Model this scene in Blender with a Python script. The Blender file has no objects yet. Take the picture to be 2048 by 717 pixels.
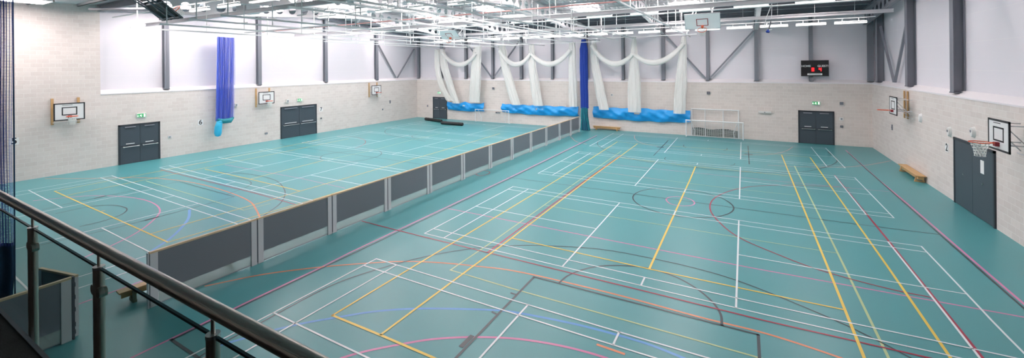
import bpy, math, random
import numpy as np
from mathutils import Vector, Matrix
random.seed(7)
S = bpy.context.scene
col = bpy.data.collections.new('hall'); S.collection.children.link(col)
PI = math.pi
# ---------------------------------------------------------------- camera model (hall axes: X across, Y along, Z up)
CF, CX, CV, YAW, CH, ROLL = 850.6293, 989.6585, 133.4129, 0.5322, 5.4048, 0.0098
XL, XR, YB = -30.756, 6.942, 35.534      # wall planes
YF = -4.2                                # wall behind the gallery
ZB = 4.09                                # top of the blockwork
YR = 22.0                                # ridge line, running across the hall
def dz(y): return 10.05-.075*abs(y-YR)   # underside of the roof deck
ZR = dz(35.5)
def ray(u, v):
    a = (u-CX)/CF; b = -(v-CV)/CF; cr, sr = math.cos(ROLL), math.sin(ROLL)
    a, b = a*cr+b*sr, -a*sr+b*cr
    c, s = math.cos(YAW), math.sin(YAW)
    return (c*a-s, s*a+c, b)
def flo(u, v, z=0.0):
    d = ray(u, v); t = (z-CH)/d[2]
    return (d[0]*t, d[1]*t)
def court(X, Y):
    """true court dimensions laid out with the small lens curvature of the survey removed"""
    f,cx,vh,yaw,H,roll,k1,ccy,k2 = 856.22645, 987.45616, 133.12718, 0.52861, 5.34667, 0.00855, -0.01347, 139.28842, -0.01139
    c,s = math.cos(yaw), math.sin(yaw); d=-s*X+c*Y; l=c*X+s*Y; h=-H
    cr,sr = math.cos(roll), math.sin(roll)
    u=cx+f*(l*cr-h*sr)/d; v=vh-f*(h*cr+l*sr)/d
    dx=(u-1024)/1000; dy=(v-ccy)/1000; r2=dx*dx+dy*dy; r2=min(r2,1.3); m=1+k1*r2+k2*r2*r2
    return flo(1024+1000*dx*m, ccy+1000*dy*m)

cam_d = bpy.data.cameras.new('camera'); cam = bpy.data.objects.new('camera', cam_d); S.collection.objects.link(cam)
c, s = math.cos(YAW), math.sin(YAW); cr, sr = math.cos(ROLL), math.sin(ROLL)
R0 = Vector((c, s, 0)); U0 = Vector((0, 0, 1)); FW = Vector((-s, c, 0))
RX = R0*cr - U0*sr; UX = U0*cr + R0*sr
M = Matrix.Identity(4)
for i in range(3):
    M[i][0] = RX[i]; M[i][1] = UX[i]; M[i][2] = -FW[i]
M[2][3] = CH
cam.matrix_world = M
cam_d.sensor_fit = 'HORIZONTAL'; cam_d.sensor_width = 36; cam_d.lens = CF/2048*36
cam_d.shift_x = (1024-CX)/2048; cam_d.shift_y = -(358.5-CV)/2048
cam_d.clip_start = 0.05; cam_d.clip_end = 200
S.camera = cam

# ---------------------------------------------------------------- materials
def srgb(r, g, b):
    f = lambda x: (x/255/12.92) if x/255 <= .04045 else ((x/255+.055)/1.055)**2.4
    return (f(r), f(g), f(b), 1)
def mat(name, rgb, rough=.5, metal=0, spec=.5, bump=0, bscale=20, var=0, vscale=3, alpha=1, emit=0, ergb=None, coat=0):
    m = bpy.data.materials.new(name); m.use_nodes = True
    n = m.node_tree.nodes; L = m.node_tree.links; p = n['Principled BSDF']
    p.inputs['Base Color'].default_value = srgb(*rgb); p.inputs['Roughness'].default_value = rough
    p.inputs['Metallic'].default_value = metal; p.inputs['Specular IOR Level'].default_value = spec
    p.inputs['Alpha'].default_value = alpha; p.inputs['Coat Weight'].default_value = coat
    tc = n.new('ShaderNodeTexCoord')
    if var:
        t = n.new('ShaderNodeTexNoise'); t.inputs['Scale'].default_value = vscale; t.inputs['Detail'].default_value = 5
        L.new(tc.outputs['Object'], t.inputs['Vector'])
        mr = n.new('ShaderNodeMapRange'); mr.inputs[3].default_value = 1-var; mr.inputs[4].default_value = 1+var
        L.new(t.outputs['Fac'], mr.inputs[0])
        h = n.new('ShaderNodeHueSaturation'); h.inputs['Color'].default_value = srgb(*rgb)
        L.new(mr.outputs[0], h.inputs['Value']); L.new(h.outputs[0], p.inputs['Base Color'])
    if bump:
        t = n.new('ShaderNodeTexNoise'); t.inputs['Scale'].default_value = bscale; t.inputs['Detail'].default_value = 6
        L.new(tc.outputs['Object'], t.inputs['Vector'])
        b = n.new('ShaderNodeBump'); b.inputs['Strength'].default_value = bump; b.inputs['Distance'].default_value = .02
        L.new(t.outputs['Fac'], b.inputs['Height']); L.new(b.outputs[0], p.inputs['Normal'])
    if emit:
        p.inputs['Emission Color'].default_value = srgb(*(ergb or rgb)); p.inputs['Emission Strength'].default_value = emit
    return m
def brick(name, axis, c1, c2, mortar, rough=.75):
    m = mat(name, c1, rough); n = m.node_tree.nodes; L = m.node_tree.links; p = n['Principled BSDF']
    tc = n['Texture Coordinate']; sp = n.new('ShaderNodeSeparateXYZ'); cb = n.new('ShaderNodeCombineXYZ')
    L.new(tc.outputs['Object'], sp.inputs[0]); L.new(sp.outputs[axis], cb.inputs[0]); L.new(sp.outputs['Z'], cb.inputs[1])
    b = n.new('ShaderNodeTexBrick'); L.new(cb.outputs[0], b.inputs['Vector'])
    b.inputs['Color1'].default_value = srgb(*c1); b.inputs['Color2'].default_value = srgb(*c2); b.inputs['Mortar'].default_value = srgb(*mortar)
    b.inputs['Scale'].default_value = 1; b.inputs['Brick Width'].default_value = .45; b.inputs['Row Height'].default_value = .215
    b.inputs['Mortar Size'].default_value = .009; b.inputs['Mortar Smooth'].default_value = .2; b.inputs['Bias'].default_value = -.1
    t = n.new('ShaderNodeTexNoise'); t.inputs['Scale'].default_value = 9; t.inputs['Detail'].default_value = 8; L.new(tc.outputs['Object'], t.inputs['Vector'])
    mr = n.new('ShaderNodeMapRange'); mr.inputs[3].default_value = .95; mr.inputs[4].default_value = 1.05; L.new(t.outputs['Fac'], mr.inputs[0])
    h = n.new('ShaderNodeHueSaturation'); L.new(b.outputs['Color'], h.inputs['Color']); L.new(mr.outputs[0], h.inputs['Value']); L.new(h.outputs[0], p.inputs['Base Color'])
    bp = n.new('ShaderNodeBump'); bp.inputs['Strength'].default_value = .35; bp.inputs['Distance'].default_value = .01; bp.invert = True
    L.new(b.outputs['Fac'], bp.inputs['Height']); L.new(bp.outputs[0], p.inputs['Normal'])
    return m
W = {}
W['brickX'] = brick('blockwork_back', 'X', (226,216,211), (218,208,203), (233,226,222))
W['brickY'] = brick('blockwork_side', 'Y', (227,218,214), (219,209,205), (234,228,225))
W['floor'] = mat('teal_sports_vinyl', (80,153,159), .36, spec=.55, var=.035, vscale=.7)
W['clad'] = mat('white_wall_cladding', (232,228,236), .55, var=.01, vscale=1)
W['cill'] = mat('white_cill', (240,236,240), .5)
W['steel'] = mat('blue_grey_paint', (134,136,146), .45)
W['steel_d'] = mat('dark_blue_grey_paint', (98,100,110), .5)
W['rafter'] = mat('light_grey_paint', (214,212,216), .45)
W['deck'] = mat('grey_roof_deck', (204,204,208), .5)
W['white'] = mat('white_paint', (232,234,236), .35)
W['offwhite'] = mat('matt_white_plastic', (222,222,220), .5)
W['door'] = mat('slate_grey_door', (70,80,90), .45)
W['frame'] = mat('dark_door_frame', (52,58,66), .5)
W['chrome'] = mat('brushed_metal', (190,192,192), .3, 1)
W['rail'] = mat('brushed_bronze_steel', (188,177,168), .28, 1)
W['rail2'] = mat('rail_groove', (205,190,175), .3, 1)
W['board'] = mat('dark_grey_board', (122,124,133), .42, spec=.6)
W['silver'] = mat('pale_aluminium', (214,212,216), .4, 0)
W['wood'] = mat('pine_wood', (205,165,115), .5, var=.12, vscale=8)
W['topwood'] = mat('pale_ply_edge', (224,196,160), .5)
W['darkwood'] = mat('bench_leg_green_grey', (120,122,100), .5)
W['black'] = mat('black_vinyl', (30,30,33), .5)
W['blackline'] = mat('black_frame', (38,38,44), .5)
W['orange'] = mat('orange_ring', (225,92,48), .4)
W['red'] = mat('red_bracket', (150,40,50), .5)
W['netc'] = mat('white_cord', (235,235,230), .7)
W['bag'] = mat('bright_blue_vinyl', (34,164,242), .35, bump=.5, bscale=3)
W['bagc'] = mat('cyan_vinyl', (60,190,235), .35, bump=.8, bscale=9)
W['bluec'] = mat('royal_blue_curtain', (10,54,152), .7, bump=.3, bscale=12)
W['bluecord'] = mat('blue_cord', (74,100,214), .7)
W['teal'] = mat('teal_cord', (30,135,150), .6)
W['navy'] = mat('navy_skirt', (24,72,108), .7, bump=.3, bscale=10)
W['carpet'] = mat('charcoal_carpet', (58,56,56), .95, bump=.6, bscale=150, var=.2, vscale=40)
W['green'] = mat('exit_green', (50,160,95), .5, emit=.25)
W['signw'] = mat('exit_white', (240,250,240), .5, emit=.7)
W['paper'] = mat('white_paper', (238,238,238), .7)
W['ink'] = mat('dark_ink', (40,40,45), .7)
W['light'] = mat('lit_diffuser', (255,255,252), .5, emit=.75)
W['deck_fill'] = mat('added_deck_fill_glow', (255,246,240), .5, emit=8.0)  # upward glow added to brighten the roof deck
W['board_back'] = mat('dark_board_back', (66,72,74), .5)
W['board_white'] = mat('bright_white_board', (250,248,250), .3)
W['sky'] = mat('bright_rooflight', (255,243,240), .5, emit=17.0)
W['red_led'] = mat('red_led', (255,30,35), .5, emit=2.2)
W['screen'] = mat('scoreboard_black', (26,26,30), .35)
W['pipe'] = mat('salmon_pipe', (205,150,148), .5)
W['gwall'] = mat('gallery_wall', (205,203,200), .8)
W['dnet'] = mat('dark_green_netting', (50,64,62), .9)
LC = {'white':(232,238,242), 'yellow':(238,203,88), 'olive':(186,203,152), 'red':(168,38,72), 'pink':(216,130,176), 'black':(58,68,76),
      'blue':(88,156,220), 'orange':(226,140,104), 'salmon':(206,150,146), 'dred':(140,60,100)}
for k, v in LC.items(): W['L'+k] = mat('line_'+k, v, .34, spec=.5)
def sheer(name, rgb, alpha, pat=None, rough=.8, scale=(1,1)):
    """a real open mesh: threads with holes between them"""
    m = mat(name, rgb, rough); m.node_tree.nodes['Principled BSDF'].inputs['Alpha'].default_value = alpha
    n = m.node_tree.nodes; L = m.node_tree.links; p = n['Principled BSDF']
    if pat:
        uv = n.new('ShaderNodeTexCoord'); mp = n.new('ShaderNodeMapping'); mp.inputs['Scale'].default_value = (scale[0], scale[1], 1)
        L.new(uv.outputs['UV'], mp.inputs[0]); b = n.new('ShaderNodeTexBrick'); b.offset = 0.5 if pat == 'd' else 0
        b.inputs['Scale'].default_value = 1; b.inputs['Brick Width'].default_value = 1; b.inputs['Row Height'].default_value = 1
        b.inputs['Mortar Size'].default_value = alpha; b.inputs['Mortar Smooth'].default_value = 0
        L.new(mp.outputs[0], b.inputs['Vector']); L.new(b.outputs['Fac'], p.inputs['Alpha'])
    return m
W['voile'] = sheer('white_netting', (242,242,240), .66)
W['voile_b'] = sheer('blue_netting', (62,104,235), .5)
W['voile_s'] = sheer('white_swag_netting', (244,244,240), .5)
W['mesh_near'] = sheer('blue_purple_mesh', (84,100,186), .13, 'g', scale=(110, 190))
W['mesh_far'] = sheer('blue_strand_mesh', (50,66,170), .26, 'g', scale=(34, 150))
W['goalnet'] = sheer('white_goal_netting', (225,228,228), .07, 'g', scale=(26,12))
W['hoopnet'] = sheer('white_hoop_netting', (240,240,238), .14, 'd', scale=(12,5))
# glass
def glass(name, tint, rough=.02, ref=.5, mixf=.12):
    m = bpy.data.materials.new(name); m.use_nodes = True; n = m.node_tree.nodes; L = m.node_tree.links; n.clear()
    o = n.new('ShaderNodeOutputMaterial'); t = n.new('ShaderNodeBsdfTransparent'); g = n.new('ShaderNodeBsdfGlossy'); x = n.new('ShaderNodeMixShader')
    t.inputs[0].default_value = srgb(*tint); g.inputs['Roughness'].default_value = rough; g.inputs[0].default_value = (ref,ref,ref,1)
    x.inputs[0].default_value = mixf
    L.new(t.outputs[0], x.inputs[1]); L.new(g.outputs[0], x.inputs[2]); L.new(x.outputs[0], o.inputs[0]); return m
W['glass'] = glass('tinted_balustrade_glass', (226,234,233), mixf=.09)
W['glass_e'] = mat('dark_glass_edge', (22,44,52), .1)
W['poly'] = sheer('clear_polycarbonate_strip', (214,224,222), .45, rough=.25)

# ---------------------------------------------------------------- mesh builder
class MB:
    def __init__(s): s.v = []; s.f = []; s.uv = {}; s.mi = []; s.cur = 0
    def add(s, vs, fs, uvs=None):
        o = len(s.v); s.v += [tuple(x) for x in vs]
        for i, f in enumerate(fs):
            s.f.append(tuple(o+k for k in f)); s.mi.append(s.cur)
            if uvs: s.uv[len(s.f)-1] = [uvs[k] for k in f]
        return s
    def box(s, x0, y0, z0, x1, y1, z1):
        x0,x1=sorted((x0,x1)); y0,y1=sorted((y0,y1)); z0,z1=sorted((z0,z1))
        return s.add([(x0,y0,z0),(x1,y0,z0),(x1,y1,z0),(x0,y1,z0),(x0,y0,z1),(x1,y0,z1),(x1,y1,z1),(x0,y1,z1)],
              [(0,3,2,1),(4,5,6,7),(0,1,5,4),(1,2,6,5),(2,3,7,6),(3,0,4,7)])
    def bar(s, a, b, w, h, up=(0,0,1)):
        a = Vector(a); b = Vector(b); d = (b-a).normalized(); up = Vector(up)
        if abs(d.dot(up)) > .99: up = Vector((1,0,0))
        x = d.cross(up).normalized()*w/2; z = x.cross(d).normalized()*h/2
        vs = [p+q for p in (a, b) for q in (-x-z, x-z, x+z, -x+z)]
        return s.add(vs, [(3,2,1,0),(4,5,6,7),(0,1,5,4),(1,2,6,5),(2,3,7,6),(3,0,4,7)])
    def tube(s, pts, r, n=10, cap=True, closed=False):
        pts = [Vector(p) for p in pts]; m = len(pts); rr = r if isinstance(r, (list, tuple)) else [r]*m
        up = Vector((0,0,1)); base = len(s.v); vs = []; px = None
        for i, p in enumerate(pts):
            a = pts[(i-1) % m] if closed or i else pts[0]; b = pts[(i+1) % m] if closed or i < m-1 else pts[-1]
            d = (b-a).normalized()
            if px is None: px = d.cross(up if abs(d.z) < .95 else Vector((1,0,0))).normalized()
            else: px = (px - d*px.dot(d)).normalized()
            y = d.cross(px)
            for k in range(n):
                t = 2*PI*k/n; vs.append(p + (px*math.cos(t)+y*math.sin(t))*rr[i])
        fs = []
        for i in range(m if closed else m-1):
            for k in range(n):
                j = (i+1) % m; k2 = (k+1) % n
                fs.append((i*n+k, i*n+k2, j*n+k2, j*n+k))
        if cap and not closed: fs += [tuple(range(n-1,-1,-1)), tuple((m-1)*n+k for k in range(n))]
        return s.add(vs, fs)
    def grid(s, rows, closed=False):
        """rows of equal length; uv 0..1"""
        m = len(rows); n = len(rows[0]); vs = [p for r in rows for p in r]; uvs = [(k/(n-1), i/(m-1)) for i in range(m) for k in range(n)]
        fs = [(i*n+k, i*n+k+1, (i+1)*n+k+1, (i+1)*n+k) for i in range(m-1) for k in range(n-1)]
        return s.add(vs, fs, uvs)
    def prism(s, poly, z0, z1):
        n = len(poly); return s.add([(x,y,z0) for x,y in poly]+[(x,y,z1) for x,y in poly],
              [tuple(range(n-1,-1,-1)), tuple(range(n,2*n))]+[(i,(i+1)%n,n+(i+1)%n,n+i) for i in range(n)])
    def build(s, name, m, parent=None, loc=None, smooth=False, bevel=0, extra=()):
        me = bpy.data.meshes.new(name); o = bpy.data.objects.new(name, me); col.objects.link(o)
        L = Vector(loc) if loc else (Vector(parent['_o']) if parent and '_o' in parent else Vector((0,0,0)))
        me.from_pydata([tuple(Vector(v)-L) for v in s.v], [], s.f)
        if s.uv:
            ul = me.uv_layers.new(name='uv')
            for pi, p in enumerate(me.polygons):
                if pi in s.uv:
                    for li, q in zip(p.loop_indices, s.uv[pi]): ul.data[li].uv = q
        me.materials.append(m if not isinstance(m, str) else W[m])
        for e in extra: me.materials.append(W[e])
        for pi, p in enumerate(me.polygons): p.material_index = s.mi[pi]; p.use_smooth = smooth
        if smooth:
            try: me.set_sharp_from_angle(angle=math.radians(50))
            except Exception: pass
        if parent is None: o.location = L
        else: o.parent = parent
        o['_o'] = list(L)
        if parent is not None:
            po = Vector(parent['_o']); o.location = L-po
        if bevel:
            b = o.modifiers.new('bevel', 'BEVEL'); b.width = bevel; b.segments = 2; b.limit_method = 'ANGLE'
        return o
def empty(name, loc):
    o = bpy.data.objects.new(name, None); col.objects.link(o); o.location = loc; o['_o'] = list(loc); o.empty_display_size = .1; return o
def tag(o, label, cat=None, group=None):
    o['label'] = label
    if cat: o['category'] = cat
    if group: o['group'] = group
    return o
def struct(o, label=None):
    o['kind'] = 'structure'
    if label: o['label'] = label
    return o
def copy_tree(o, parent=None):
    c = o.copy(); col.objects.link(c)
    if parent is not None: c.parent = parent
    for ch in list(o.children): copy_tree(ch, c)
    return c
NUM = ['first','second','third','fourth','fifth','sixth','seventh','eighth','ninth','tenth','eleventh','twelfth','thirteenth','fourteenth',
       'fifteenth','sixteenth','seventeenth','eighteenth','nineteenth','twentieth']

# ---------------------------------------------------------------- shell
fl = MB().box(XL-.4, YF, -.25, XR+.4, YB+.4, 0).build('floor', 'floor'); struct(fl, 'teal sports hall floor with painted court lines')
def wall(name, x0, y0, x1, y1, z0, z1, m): return struct(MB().box(x0,y0,z0,x1,y1,z1).build(name, m))
D = .30   # set-back of the cladding
def gab(m, x0, x1, y0, y1, zb, dd=.1):
    P = [(y0,zb),(y1,zb),(y1,dz(y1)+dd)]+([(YR,dz(YR)+dd)] if y0 < YR < y1 else [])+[(y0,dz(y0)+dd)]; n = len(P)
    return m.add([(x0,y,z_) for y,z_ in P]+[(x1,y,z_) for y,z_ in P], [tuple(range(n)), tuple(range(2*n-1,n-1,-1))]+[(i,n+i,n+(i+1)%n,(i+1)%n) for i in range(n)])
# left wall: blockwork below, full height near the camera
wl = gab(MB().box(XL-.4, YF, 0, XL, YB, ZB), XL-.4, XL, YF, 9.2, ZB).build('wall_left', 'brickY'); struct(wl, 'pale blockwork wall on the left')
clad = gab(MB(), XL-D-.1, XL-D, 9.2, YB+.3, ZB)
clad.build('cladding', 'clad', wl)
j = MB()
for z in (5.1, 6.15, 7.2, 8.2): j.box(XL-D, 9.2, z-.006, XL-D+.004, YB+.3, z+.006)
j.build('panel_joints', 'cill', wl)
wb = MB().box(XL-.4, YB, 0, XR+.4, YB+.4, ZB).build('wall_back', 'brickX'); struct(wb, 'pale blockwork wall at the far end')
MB().box(XL-D, YB+D, ZB, XR+D, YB+D+.1, ZR).build('cladding', 'clad', wb)
j = MB()
for z in (5.3, 6.5, 7.7): j.box(XL-D, YB+D-.004, z-.006, XR+D, YB+D, z+.006)
j.build('panel_joints', 'cill', wb)
wr = MB().box(XR, YF, 0, XR+.4, YB, ZB).build('wall_right', 'brickY'); struct(wr, 'pale blockwork wall on the right')
gab(MB(), XR+D, XR+D+.1, YF, YB+.3, ZB).build('cladding', 'clad', wr)
j = MB()
for z in (5.1, 6.15, 7.2, 8.2): j.box(XR+D-.004, YF, z-.006, XR+D, YB+.3, z+.006)
j.build('panel_joints', 'cill', wr)
struct(MB().box(XL-.4, YF-.3, 0, XR+.4, YF, dz(YF)).build('wall_front', 'gwall'))
# sloping cills on top of the blockwork
def cill(name, a, b, inx, iny, ln):
    # a,b wall-face ends ; inward vector (inx,iny) towards cladding
    m = MB(); o = .02
    A = (a[0]-inx*o, a[1]-iny*o); B = (b[0]-inx*o, b[1]-iny*o); A2 = (a[0]+inx*D, a[1]+iny*D); B2 = (b[0]+inx*D, b[1]+iny*D)
    m.add([(A[0],A[1],ZB-.04),(B[0],B[1],ZB-.04),(B[0],B[1],ZB+.02),(A[0],A[1],ZB+.02),(A2[0],A2[1],ZB+.22),(B2[0],B2[1],ZB+.22),(A2[0],A2[1],ZB),(B2[0],B2[1],ZB)],
          [(0,1,2,3),(3,2,5,4),(4,5,7,6),(6,7,1,0),(0,3,4,6),(1,7,5,2)])
    return struct(m.build(name, 'cill'), ln)
cill('trim_1', (XL,9.2), (XL,YB+D), -1, 0, 'white sloping cill on the left wall')
cill('trim_2', (XL-D,YB), (XR+D,YB), 0, 1, 'white sloping cill on the far wall')
cill('trim_3', (XR,YB+D), (XR,YF), 1, 0, 'white sloping cill on the right wall')
# roof deck: trapezoidal profile running along Y? ribs across the purlins
dk = MB(); x = XL-.5; pitch = .30
pr = []
while x < XR+.6:
    pr += [(x, 0), (x+.12, 0), (x+.15, -.05), (x+.27, -.05), (x+.30, 0)]; x += pitch
rows = [[(px, y, dz(y)+pz) for px, pz in pr] for y in (YF-.3, YR, YB+.4)]
dk.grid(rows)
for ya, yb in ((YF-.3,YR),(YR,YB+.5)):
    dk.add([(xx,yy,dz(yy)+o_) for o_ in (.02,.12) for xx,yy in ((XL-.5,ya),(XR+.7,ya),(XR+.7,yb),(XL-.5,yb))], [(0,3,2,1),(4,5,6,7),(0,1,5,4),(1,2,6,5),(2,3,7,6),(3,0,4,7)])
struct(dk.build('ceiling', 'deck'), 'grey profiled roof deck')
# rooflights: panels added and sized bay by bay to balance the hall's light
BX = [XL+.15+3.13*i for i in range(13)]          # back wall column grid
wn = 0
RL = [((4.6,6.6),(10.6,12.8),(16.0,18.4),(22.2,24.4),(28.6,30.4)), ((6.6,8.6),(13.6,16.0),(20,22.6),(26.4,28.4),(30.0,31.4)), ((14.2,16.2),(20,22.2),(25.6,27.6),(29.6,31.6)), ((14.6,16.8),(21,23),(28,30)), ((7.0,8.6),(14.6,16.0),(20,21.8),(26.4,28),(29.8,31.4)), ((15,16.4),(21,22.2),(27.5,28.7))]
for bi in range(6):
    xc = (BX[2*bi]+BX[2*bi+2])/2 - .9
    for y0, y1 in RL[bi]:
        wn += 1; ZR = min(dz(y0), dz(y1))
        w = struct(MB().box(xc-.75, y0, ZR-.10, xc+.75, y1, ZR-.06).build('window_%d' % wn, 'sky'), 'bright rooflight panel in the roof deck')
        f = MB()
        for a, b in (((xc-.8,y0-.05),(xc-.75,y1+.05)),((xc+.75,y0-.05),(xc+.8,y1+.05)),((xc-.8,y0-.05),(xc+.8,y0)),((xc-.8,y1),(xc+.8,y1+.05))):
            f.box(a[0],a[1],ZR-.13,b[0],b[1],ZR-.05)
        f.build('window_frame', 'white', w)

# ---------------------------------------------------------------- floor lines
class Lines:
    def __init__(s, z): s.m = MB(); s.z = z
    def path(s, pts, w, closed=False):
        P = [Vector((p[0], p[1])) for p in pts]; n = len(P); Lf = []; Rt = []
        for i in range(n):
            a = P[(i-1)%n] if closed or i else None; b = P[(i+1)%n] if closed or i < n-1 else None
            d1 = (P[i]-a).normalized() if a is not None else None; d2 = (b-P[i]).normalized() if b is not None else None
            d = ((d1 or d2)+(d2 or d1)).normalized(); k = 1
            if d1 is not None and d2 is not None: k = 1/max(.5, math.sqrt((1+d1.dot(d2))/2))
            nn = Vector((-d.y, d.x))*w/2*k
            if i == 0 and not closed: Q = P[i]-d*w*.3
            elif i == n-1 and not closed: Q = P[i]+d*w*.3
            else: Q = P[i]
            Lf.append(Q+nn); Rt.append(Q-nn)
        if closed: Lf.append(Lf[0]); Rt.append(Rt[0])
        z = s.z; v = []
        for l, r in zip(Lf, Rt): v += [(r.x, r.y, z), (l.x, l.y, z)]
        s.m.add(v, [(2*i, 2*i+2, 2*i+3, 2*i+1) for i in range(len(Lf)-1)])
    def px(s, pts, w, closed=False): s.path([flo(*p) for p in pts], w, closed)
    def curve(s, pts, w, closed=False, sub=7):
        P = [Vector(flo(*p)) for p in pts]; s.path(smooth(P, closed, sub), w, closed)
def smooth(P, closed=False, sub=7):
    n = len(P); out = []
    for i in range(n if closed else n-1):
        p0 = P[(i-1)%n] if closed or i else P[0]*2-P[1]; p1 = P[i]; p2 = P[(i+1)%n]; p3 = P[(i+2)%n] if closed or i < n-2 else P[-1]*2-P[-2]
        # centripetal Catmull-Rom
        t0 = 0; t1 = t0+max(1e-4,(p1-p0).length)**.5; t2 = t1+max(1e-4,(p2-p1).length)**.5; t3 = t2+max(1e-4,(p3-p2).length)**.5
        for k in range(sub):
            t = t1+(t2-t1)*k/sub
            A1 = p0*((t1-t)/(t1-t0))+p1*((t-t0)/(t1-t0)); A2 = p1*((t2-t)/(t2-t1))+p2*((t-t1)/(t2-t1)); A3 = p2*((t3-t)/(t3-t2))+p3*((t-t2)/(t3-t2))
            B1 = A1*((t2-t)/(t2-t0))+A2*((t-t0)/(t2-t0)); B2 = A2*((t3-t)/(t3-t1))+A3*((t-t1)/(t3-t1))
            out.append(B1*((t2-t)/(t2-t1))+B2*((t-t1)/(t2-t1)))
    if not closed: out.append(P[-1])
    return out
z = .0012
def layer(colr, label):
    global z
    z += .0006
    return Lines(z)
def done(Lx, colr, label):
    o = Lx.m.build('court_lines', 'L'+colr, fl); o['label'] = label; return o
# salmon / pink first (lowest), white on top
L = layer('salmon','')
L.curve([(1269,271),(1270,278),(1285,287),(1330,296),(1400,304),(1470,310),(1536,309.5),(1570,303),(1586,294)], .05)
L.curve([(1782,322),(1731,331),(1686,334.5),(1600,334),(1536,331)], .06)
L.curve([(1140,272),(1154,284),(1174,289)], .06)
L.px([(1199,344),(1322,360)], .04)
done(L, 'salmon', 'salmon curved lines')
L = layer('blue','')
L.curve([(415,699),(526,667),(599.5,649),(667,637),(749.5,624),(824.5,618.5),(924.5,619),(1012,623),(1049,629),(1149,649),(1224,668),(1299,690.5),(1366.5,717),(1420,740)], .07)
L.curve([(379,420),(377,437),(362,457),(337,480),(307,500),(296,508)], .09)
done(L, 'blue', 'blue arcs')
L = layer('pink','')
L.px([(225,735),(512,597),(637,538),(700,506),(1010,360),(1194,271)], .055)
L.px([(1691.5,301),(1757,360),(1816,409),(1966,539),(2048,609),(2120,671)], .06)
L.px([(895,417.5),(1200,477.5),(1510,538),(2048,635.5),(2120,650)], .05)
L.curve([(1332.5,399),(1339,395),(1359,394),(1380,399),(1389,406),(1384,411),(1365,412.5),(1343,409),(1335,404)], .05, True)
L.curve([(650,731),(684.5,717),(724.5,705.5),(794.5,691),(862,680),(937,675.5),(1024,678),(1091.5,687),(1149,699),(1211.5,717),(1260,736)], .06)
L.px([(1229,330),(1536,361),(1778,384)], .035)
L.curve([(67,402),(120,397),(175,392.5),(230,393),(275,397.5),(307.5,407.5),(320,422.5),(307.5,440),(275,465),(225,491),(170,515)], .055)
L.px([(150,612),(292,560)], .05)
L.px([(450,330),(600,357),(690,377)], .035)
done(L, 'pink', 'pink lines and arcs')
L = layer('orange','')
L.curve([(411,573),(525,550),(642.5,535),(725,528),(800,524),(875,526),(960,534),(1024,542),(1224,588),(1400,635.5),(1536,669.5),(1678.5,716),(1740,738)], .06)
L.px([(1195,690.5),(1248,709)], .06)
L.curve([(90,358),(175,357.5),(287,356),(375,364),(450,382.5),(500,404),(512.5,420),(520,436)], .06)
done(L, 'orange', 'orange arcs')
L = layer('olive','')
L.px([(1589,332.5),(1603,360),(1691,539),(1777,717),(1800,765)], .05)
L.px([(1090,411),(1200,430.5),(1536,485),(1673.5,507)], .035)
L.px([(1243,302.5),(1160,360),(987.5,482.5),(901,541),(1024,578),(1519,717),(1580,734)], .045)
L.px([(1322,360),(1440,375),(1590,391)], .03)
L.px([(292,362.5),(487.5,421),(540,408)], .04)
L.px([(645,322),(750,300),(825,280),(880,268)], .04)
done(L, 'olive', 'pale olive lines')
L = layer('black','')
L.px([(344,681),(512,600.5),(643,538),(799,463.5),(1000,367.5),(1194,273)], .05)
L.px([(342,680),(420,733)], .06)
L.px([(1696,306),(1880,470),(1958.5,539),(2048,618),(2110,674)], .05)
L.px([(1015,355),(1200,379.5),(1712,449),(1880,470)], .04)
L.path([court(-2.13+1.8*math.cos(t), 18.08+1.8*math.sin(t)) for t in [2*PI*i/72 for i in range(72)]], .05, True)
L.curve([(370,735),(420,702),(512,652),(557,627),(669.5,569),(757,539),(865,511),(950,497.5),(1025,492),(1100,492.5),(1206,500),(1300,517),(1397,539),(1474,562),(1536,585.5),(1678.5,645.5),(1761,685.5),(1821,717),(1860,738)], .04)
L.px([(870,758),(912,717),(1068,555)], .055); L.px([(1068,555),(1444,652),(1516.5,670.5)], .055); L.px([(1516.5,670.5),(1519,717),(1521,760)], .055)
L.px([(984.5,625),(992,629)], .05); L.px([(1022,587),(1031,590)], .05)
L.m.add([(*flo(u,v),L.z) for u,v in [(917,694),(926,697),(949.5,674),(941,670.5)]], [(0,1,2,3)])
L.curve([(1118,567),(1136.5,552),(1174,538),(1208,532.5),(1240,532),(1289.5,536),(1349,554),(1394,579),(1426.5,607),(1441.5,630.5),(1444,652)], .05)
L.curve([(1225,269),(1207,277),(1195,286),(1199,294),(1219,305),(1239,311),(1274,321),(1336.5,331),(1386.5,336),(1460,343),(1536,346),(1606,344),(1651,335),(1673.5,324),(1672,317),(1655,304)], .045)
L.curve([(1331.5,315),(1329.5,319),(1341.5,324),(1399,331),(1449,333),(1466.5,330.5),(1470,327.5)], .04)
L.px([(1336.5,281),(1307,312)], .05); L.px([(1496,292.5),(1498.5,329)], .05)
for u, v in ((1321,295),(1497,309)): 
    p = flo(u,v); L.path([(p[0]-.15,p[1]),(p[0]+.15,p[1])], .2)
L.curve([(1368,290),(1367,293),(1372,296)], .05); L.curve([(1454,297),(1453.5,300),(1447,302)], .05)
L.curve([(160,454),(212,441),(242.5,430),(254,419.5),(245,414),(220,411),(175,415),(112,428)], .045)
L.px([(85,420),(132,409),(212,392.5),(359,364),(469,394),(372.5,420),(230,457),(82,491)], .035)
L.px([(190,397.5),(211,392.5)], .12); L.px([(292,441),(315,435)], .12)
L.curve([(417,359),(450,357),(475,357.5),(497.5,362.5),(502.5,367.5),(495,374),(455,389)], .04)
L.curve([(435,344.5),(500,349),(550,361),(567.5,377.5),(570,390),(560,408),(527.5,432)], .045)
L.curve([(640.5,316),(650,310),(680,305),(715,302),(750,301),(762.5,305),(757.5,312.5),(725,321),(682,324.5),(650,321.5)], .05, True)
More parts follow.
